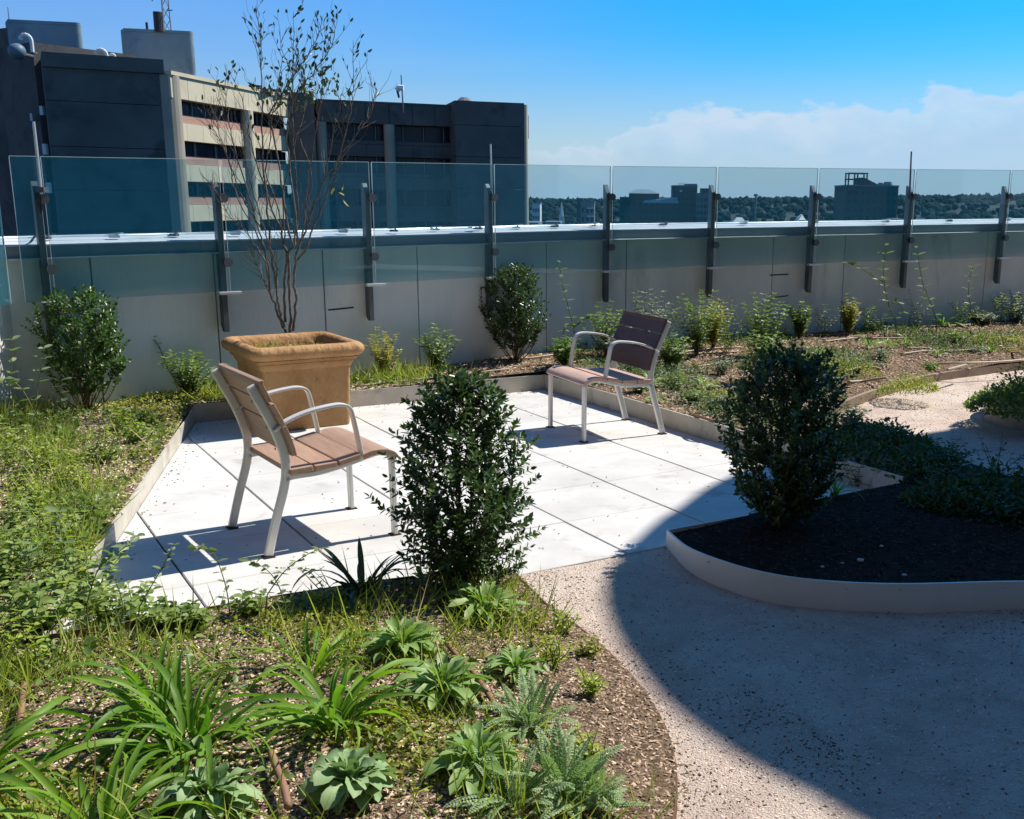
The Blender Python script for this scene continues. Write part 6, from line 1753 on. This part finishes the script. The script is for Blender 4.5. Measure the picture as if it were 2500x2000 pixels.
# debris on the paving along the kerbs
pv = np.array([UV(U0 + .02, VR + .03)[:2], UV(U1 - .02, VR + .03)[:2], UV(U1 - .02, vleft(U1) - .03)[:2], UV(U0 + .02, vleft(U0) - .03)[:2]])
kd = lambda x, y: np.exp(-seg_dist(x, y, [UV(U0, vleft(U0)), UV(U1, vleft(U1)), UV(U1, VR)]) / .05) + .012
chips('paving_debris', pv, 620, (-3.2, 1.7, 3.3, 9.3), M['pebble_dark'], .006, .016, 'bits of bark and dead leaf swept against the kerbs on the paving', kd, lambda x, y: 0 * x + .001, .3)

for k, (px, h, w) in enumerate((((1650, 950), .16, .24), ((1760, 915), .2, .26), ((1690, 985), .14, .22), ((1750, 1000), .15, .22), ((1560, 960), .14, .2), ((2150, 880), .16, .26), ((2330, 835), .2, .3), ((2380, 870), .14, .26), ((1990, 890), .2, .28), ((2030, 945), .16, .24), ((2270, 905), .1, .16), ((1530, 905), .16, .22))):
    where = ('near the armchair back', 'under the green middle shrub', 'just behind the brown tube', 'beside the shaded boxwood top', 'by the armchair rear leg', 'above the pale rounded mound', 'below the curved tube', 'by the yellow-green mat', 'above the shaded boxwood', 'right of the shaded boxwood', 'near the long edging tube', 'at the armchair shoulder')[k]
    leafy(px, 'low grey-green herb clump ' + where, h, w, M['greengrey' if k % 2 else 'green'], L=.05, Wd=.02, n=12, nodes=6, group='herb clumps of the far bed', name='herb_clump', cat='herb')


# ------------------------------------------------------------------ irrigation tubes
def tube_px(pts, r, label, mat='tube', zoff=None, group='drip irrigation tubes', lift=.008):
    Q = [GB(x, y) + (0, 0, r + lift) for x, y in pts]; c = Q[0]; o = empty('drip_tube', tuple(c), 0, label, 'irrigation tube', group)
    mb = MB(); mb.tube(catmull([q - c for q in Q], 6), r, 7); mb.build('tube', M[mat], o, smooth=True)
tube_px([(1089, 1587), (1120, 1625), (1150, 1655), (1185, 1705), (1210, 1745)], .009, 'rusty brown drip tube between the rosettes of the near bed', lift=.02)
tube_px([(664, 1870), (680, 1915), (695, 1955), (706, 2005)], .010, 'short rusty brown drip tube at the bottom between blue rosettes', lift=.03)
tube_px([(62, 1700), (58, 1745), (52, 1800)], .010, 'short upright-looking rusty tube at the lower left', lift=.03)
tube_px([(0, 1701), (45, 1696), (85, 1688), (130, 1684)], .007, 'thin dark tube running off the left edge', lift=.01)
tube_px([(868, 948), (1000, 933), (1100, 922), (1244, 905)], .008, 'long pale drip tube running right from the planter', 'tube_pale')
tube_px([(870, 938), (900, 934), (945, 925)], .008, 'short pale drip tube close to the planter', 'tube_pale')
tube_px([(1270, 880), (1300, 872), (1340, 865), (1400, 862)], .009, 'pale drip tube at the wall foot right of the wall boxwood', 'tube_pale')
tube_px([(1380, 893), (1420, 885), (1450, 880), (1500, 875)], .009, 'pale drip tube behind the arm of the farther armchair', 'tube_pale')
tube_px([(1605, 1008), (1650, 1012), (1700, 1022), (1745, 1036)], .011, 'dark brown tube lying just behind the right patio kerb', 'tube')
tube_px([(1600, 875), (1660, 865), (1730, 856), (1810, 852)], .009, 'pale tube right of the armchair back', 'tube_pale')
tube_px([(1630, 882), (1700, 868), (1800, 862)], .008, 'second pale tube right of the armchair back', 'tube_pale')
tube_px([(1700, 900), (1750, 892), (1800, 884)], .008, 'short pale tube in the middle of the mulch', 'tube_pale')
tube_px([(1950, 822), (2010, 815), (2070, 810)], .010, 'dark straight tube by the seventh post', 'tube')
tube_px([(2010, 838), (2080, 830), (2180, 828), (2290, 826)], .009, 'pale tube passing the tallest paired-leaf weed', 'tube_pale')
tube_px([(2220, 800), (2300, 795), (2400, 795), (2500, 790)], .010, 'pale tube along the wall foot in the ninth bay', 'tube_pale')
tube_px([(2300, 806), (2400, 802), (2500, 802)], .009, 'second pale tube along the wall foot at the right edge', 'tube_pale')
tube_px([(2200, 868), (2260, 858), (2340, 850), (2380, 853)], .009, 'curved pale tube across the right mulch', 'tube_pale')
tube_px([(2210, 850), (2260, 846), (2300, 846)], .008, 'short pale tube above the curved one', 'tube_pale')
tube_px([(2052, 915), (2100, 903), (2130, 902), (2150, 907)], .012, 'thick bent tube left of the pale rounded mound', 'tube_pale')
tube_px([(2070, 938), (2110, 935), (2165, 928)], .011, 'thick straight tube below the bent one', 'tube_pale')
tube_px([(2255, 895), (2330, 892), (2420, 890), (2500, 884)], .012, 'long tube parallel to the brown path edging', 'tube_pale')
tube_px([(2312, 908), (2335, 902), (2356, 896)], .012, 'short tube stub beside the brown path edging', 'tube_pale')
tube_px([(2415, 861), (2450, 864), (2490, 865)], .010, 'pale tube under the yellow-green mat', 'tube_pale')
# straws
for k, (pts, lab) in enumerate(((((287, 1525), (350, 1560), (415, 1597)), 'long dry straw lying on the mulch below the patio corner'), (((255, 1150), (262, 1125), (271, 1103)), 'short dry straw standing in the left bed'), (((64, 1590), (55, 1520), (58, 1450)), 'upright dry straw near the left edge'))):
    Q = [GB(*p) + (0, 0, .02 + .01 * k) for p in pts]; o = empty('dry_straw', tuple(Q[0]), 0, lab, 'straw', 'dry straws'); mb = MB(); mb.tube([q - Q[0] for q in Q], .0028, 5); mb.build('stalk', M['straw'], o)
# small pale stones in the shaded planter
for x, y, s_, lab in ((2100, 1371, .014, 'pale stone, biggest, on the dark soil of the white planter'), (2152, 1335, .008, 'small pale stone above the biggest one'), (2208, 1406, .009, 'small pale stone near the planter rim right of the biggest'), (2008, 1385, .007, 'tiny pale stone left of the biggest one'), (2057, 1376, .006, 'tiny pale stone just left of the biggest one')):
    g = GB(x, y); iv, jf = ico(2); v = iv * (1.2, .9, .6) * s_ * (1 + .12 * rng.standard_normal((len(iv), 1))); o = link('stone', fast_mesh('stone', v, jf, M['farwhite'], True), None, Matrix.Translation(tuple(g + (0, 0, s_ * .4)))); tag(o, lab, 'stone', 'pale stones in the white planter')
bpy.context.view_layer.update()
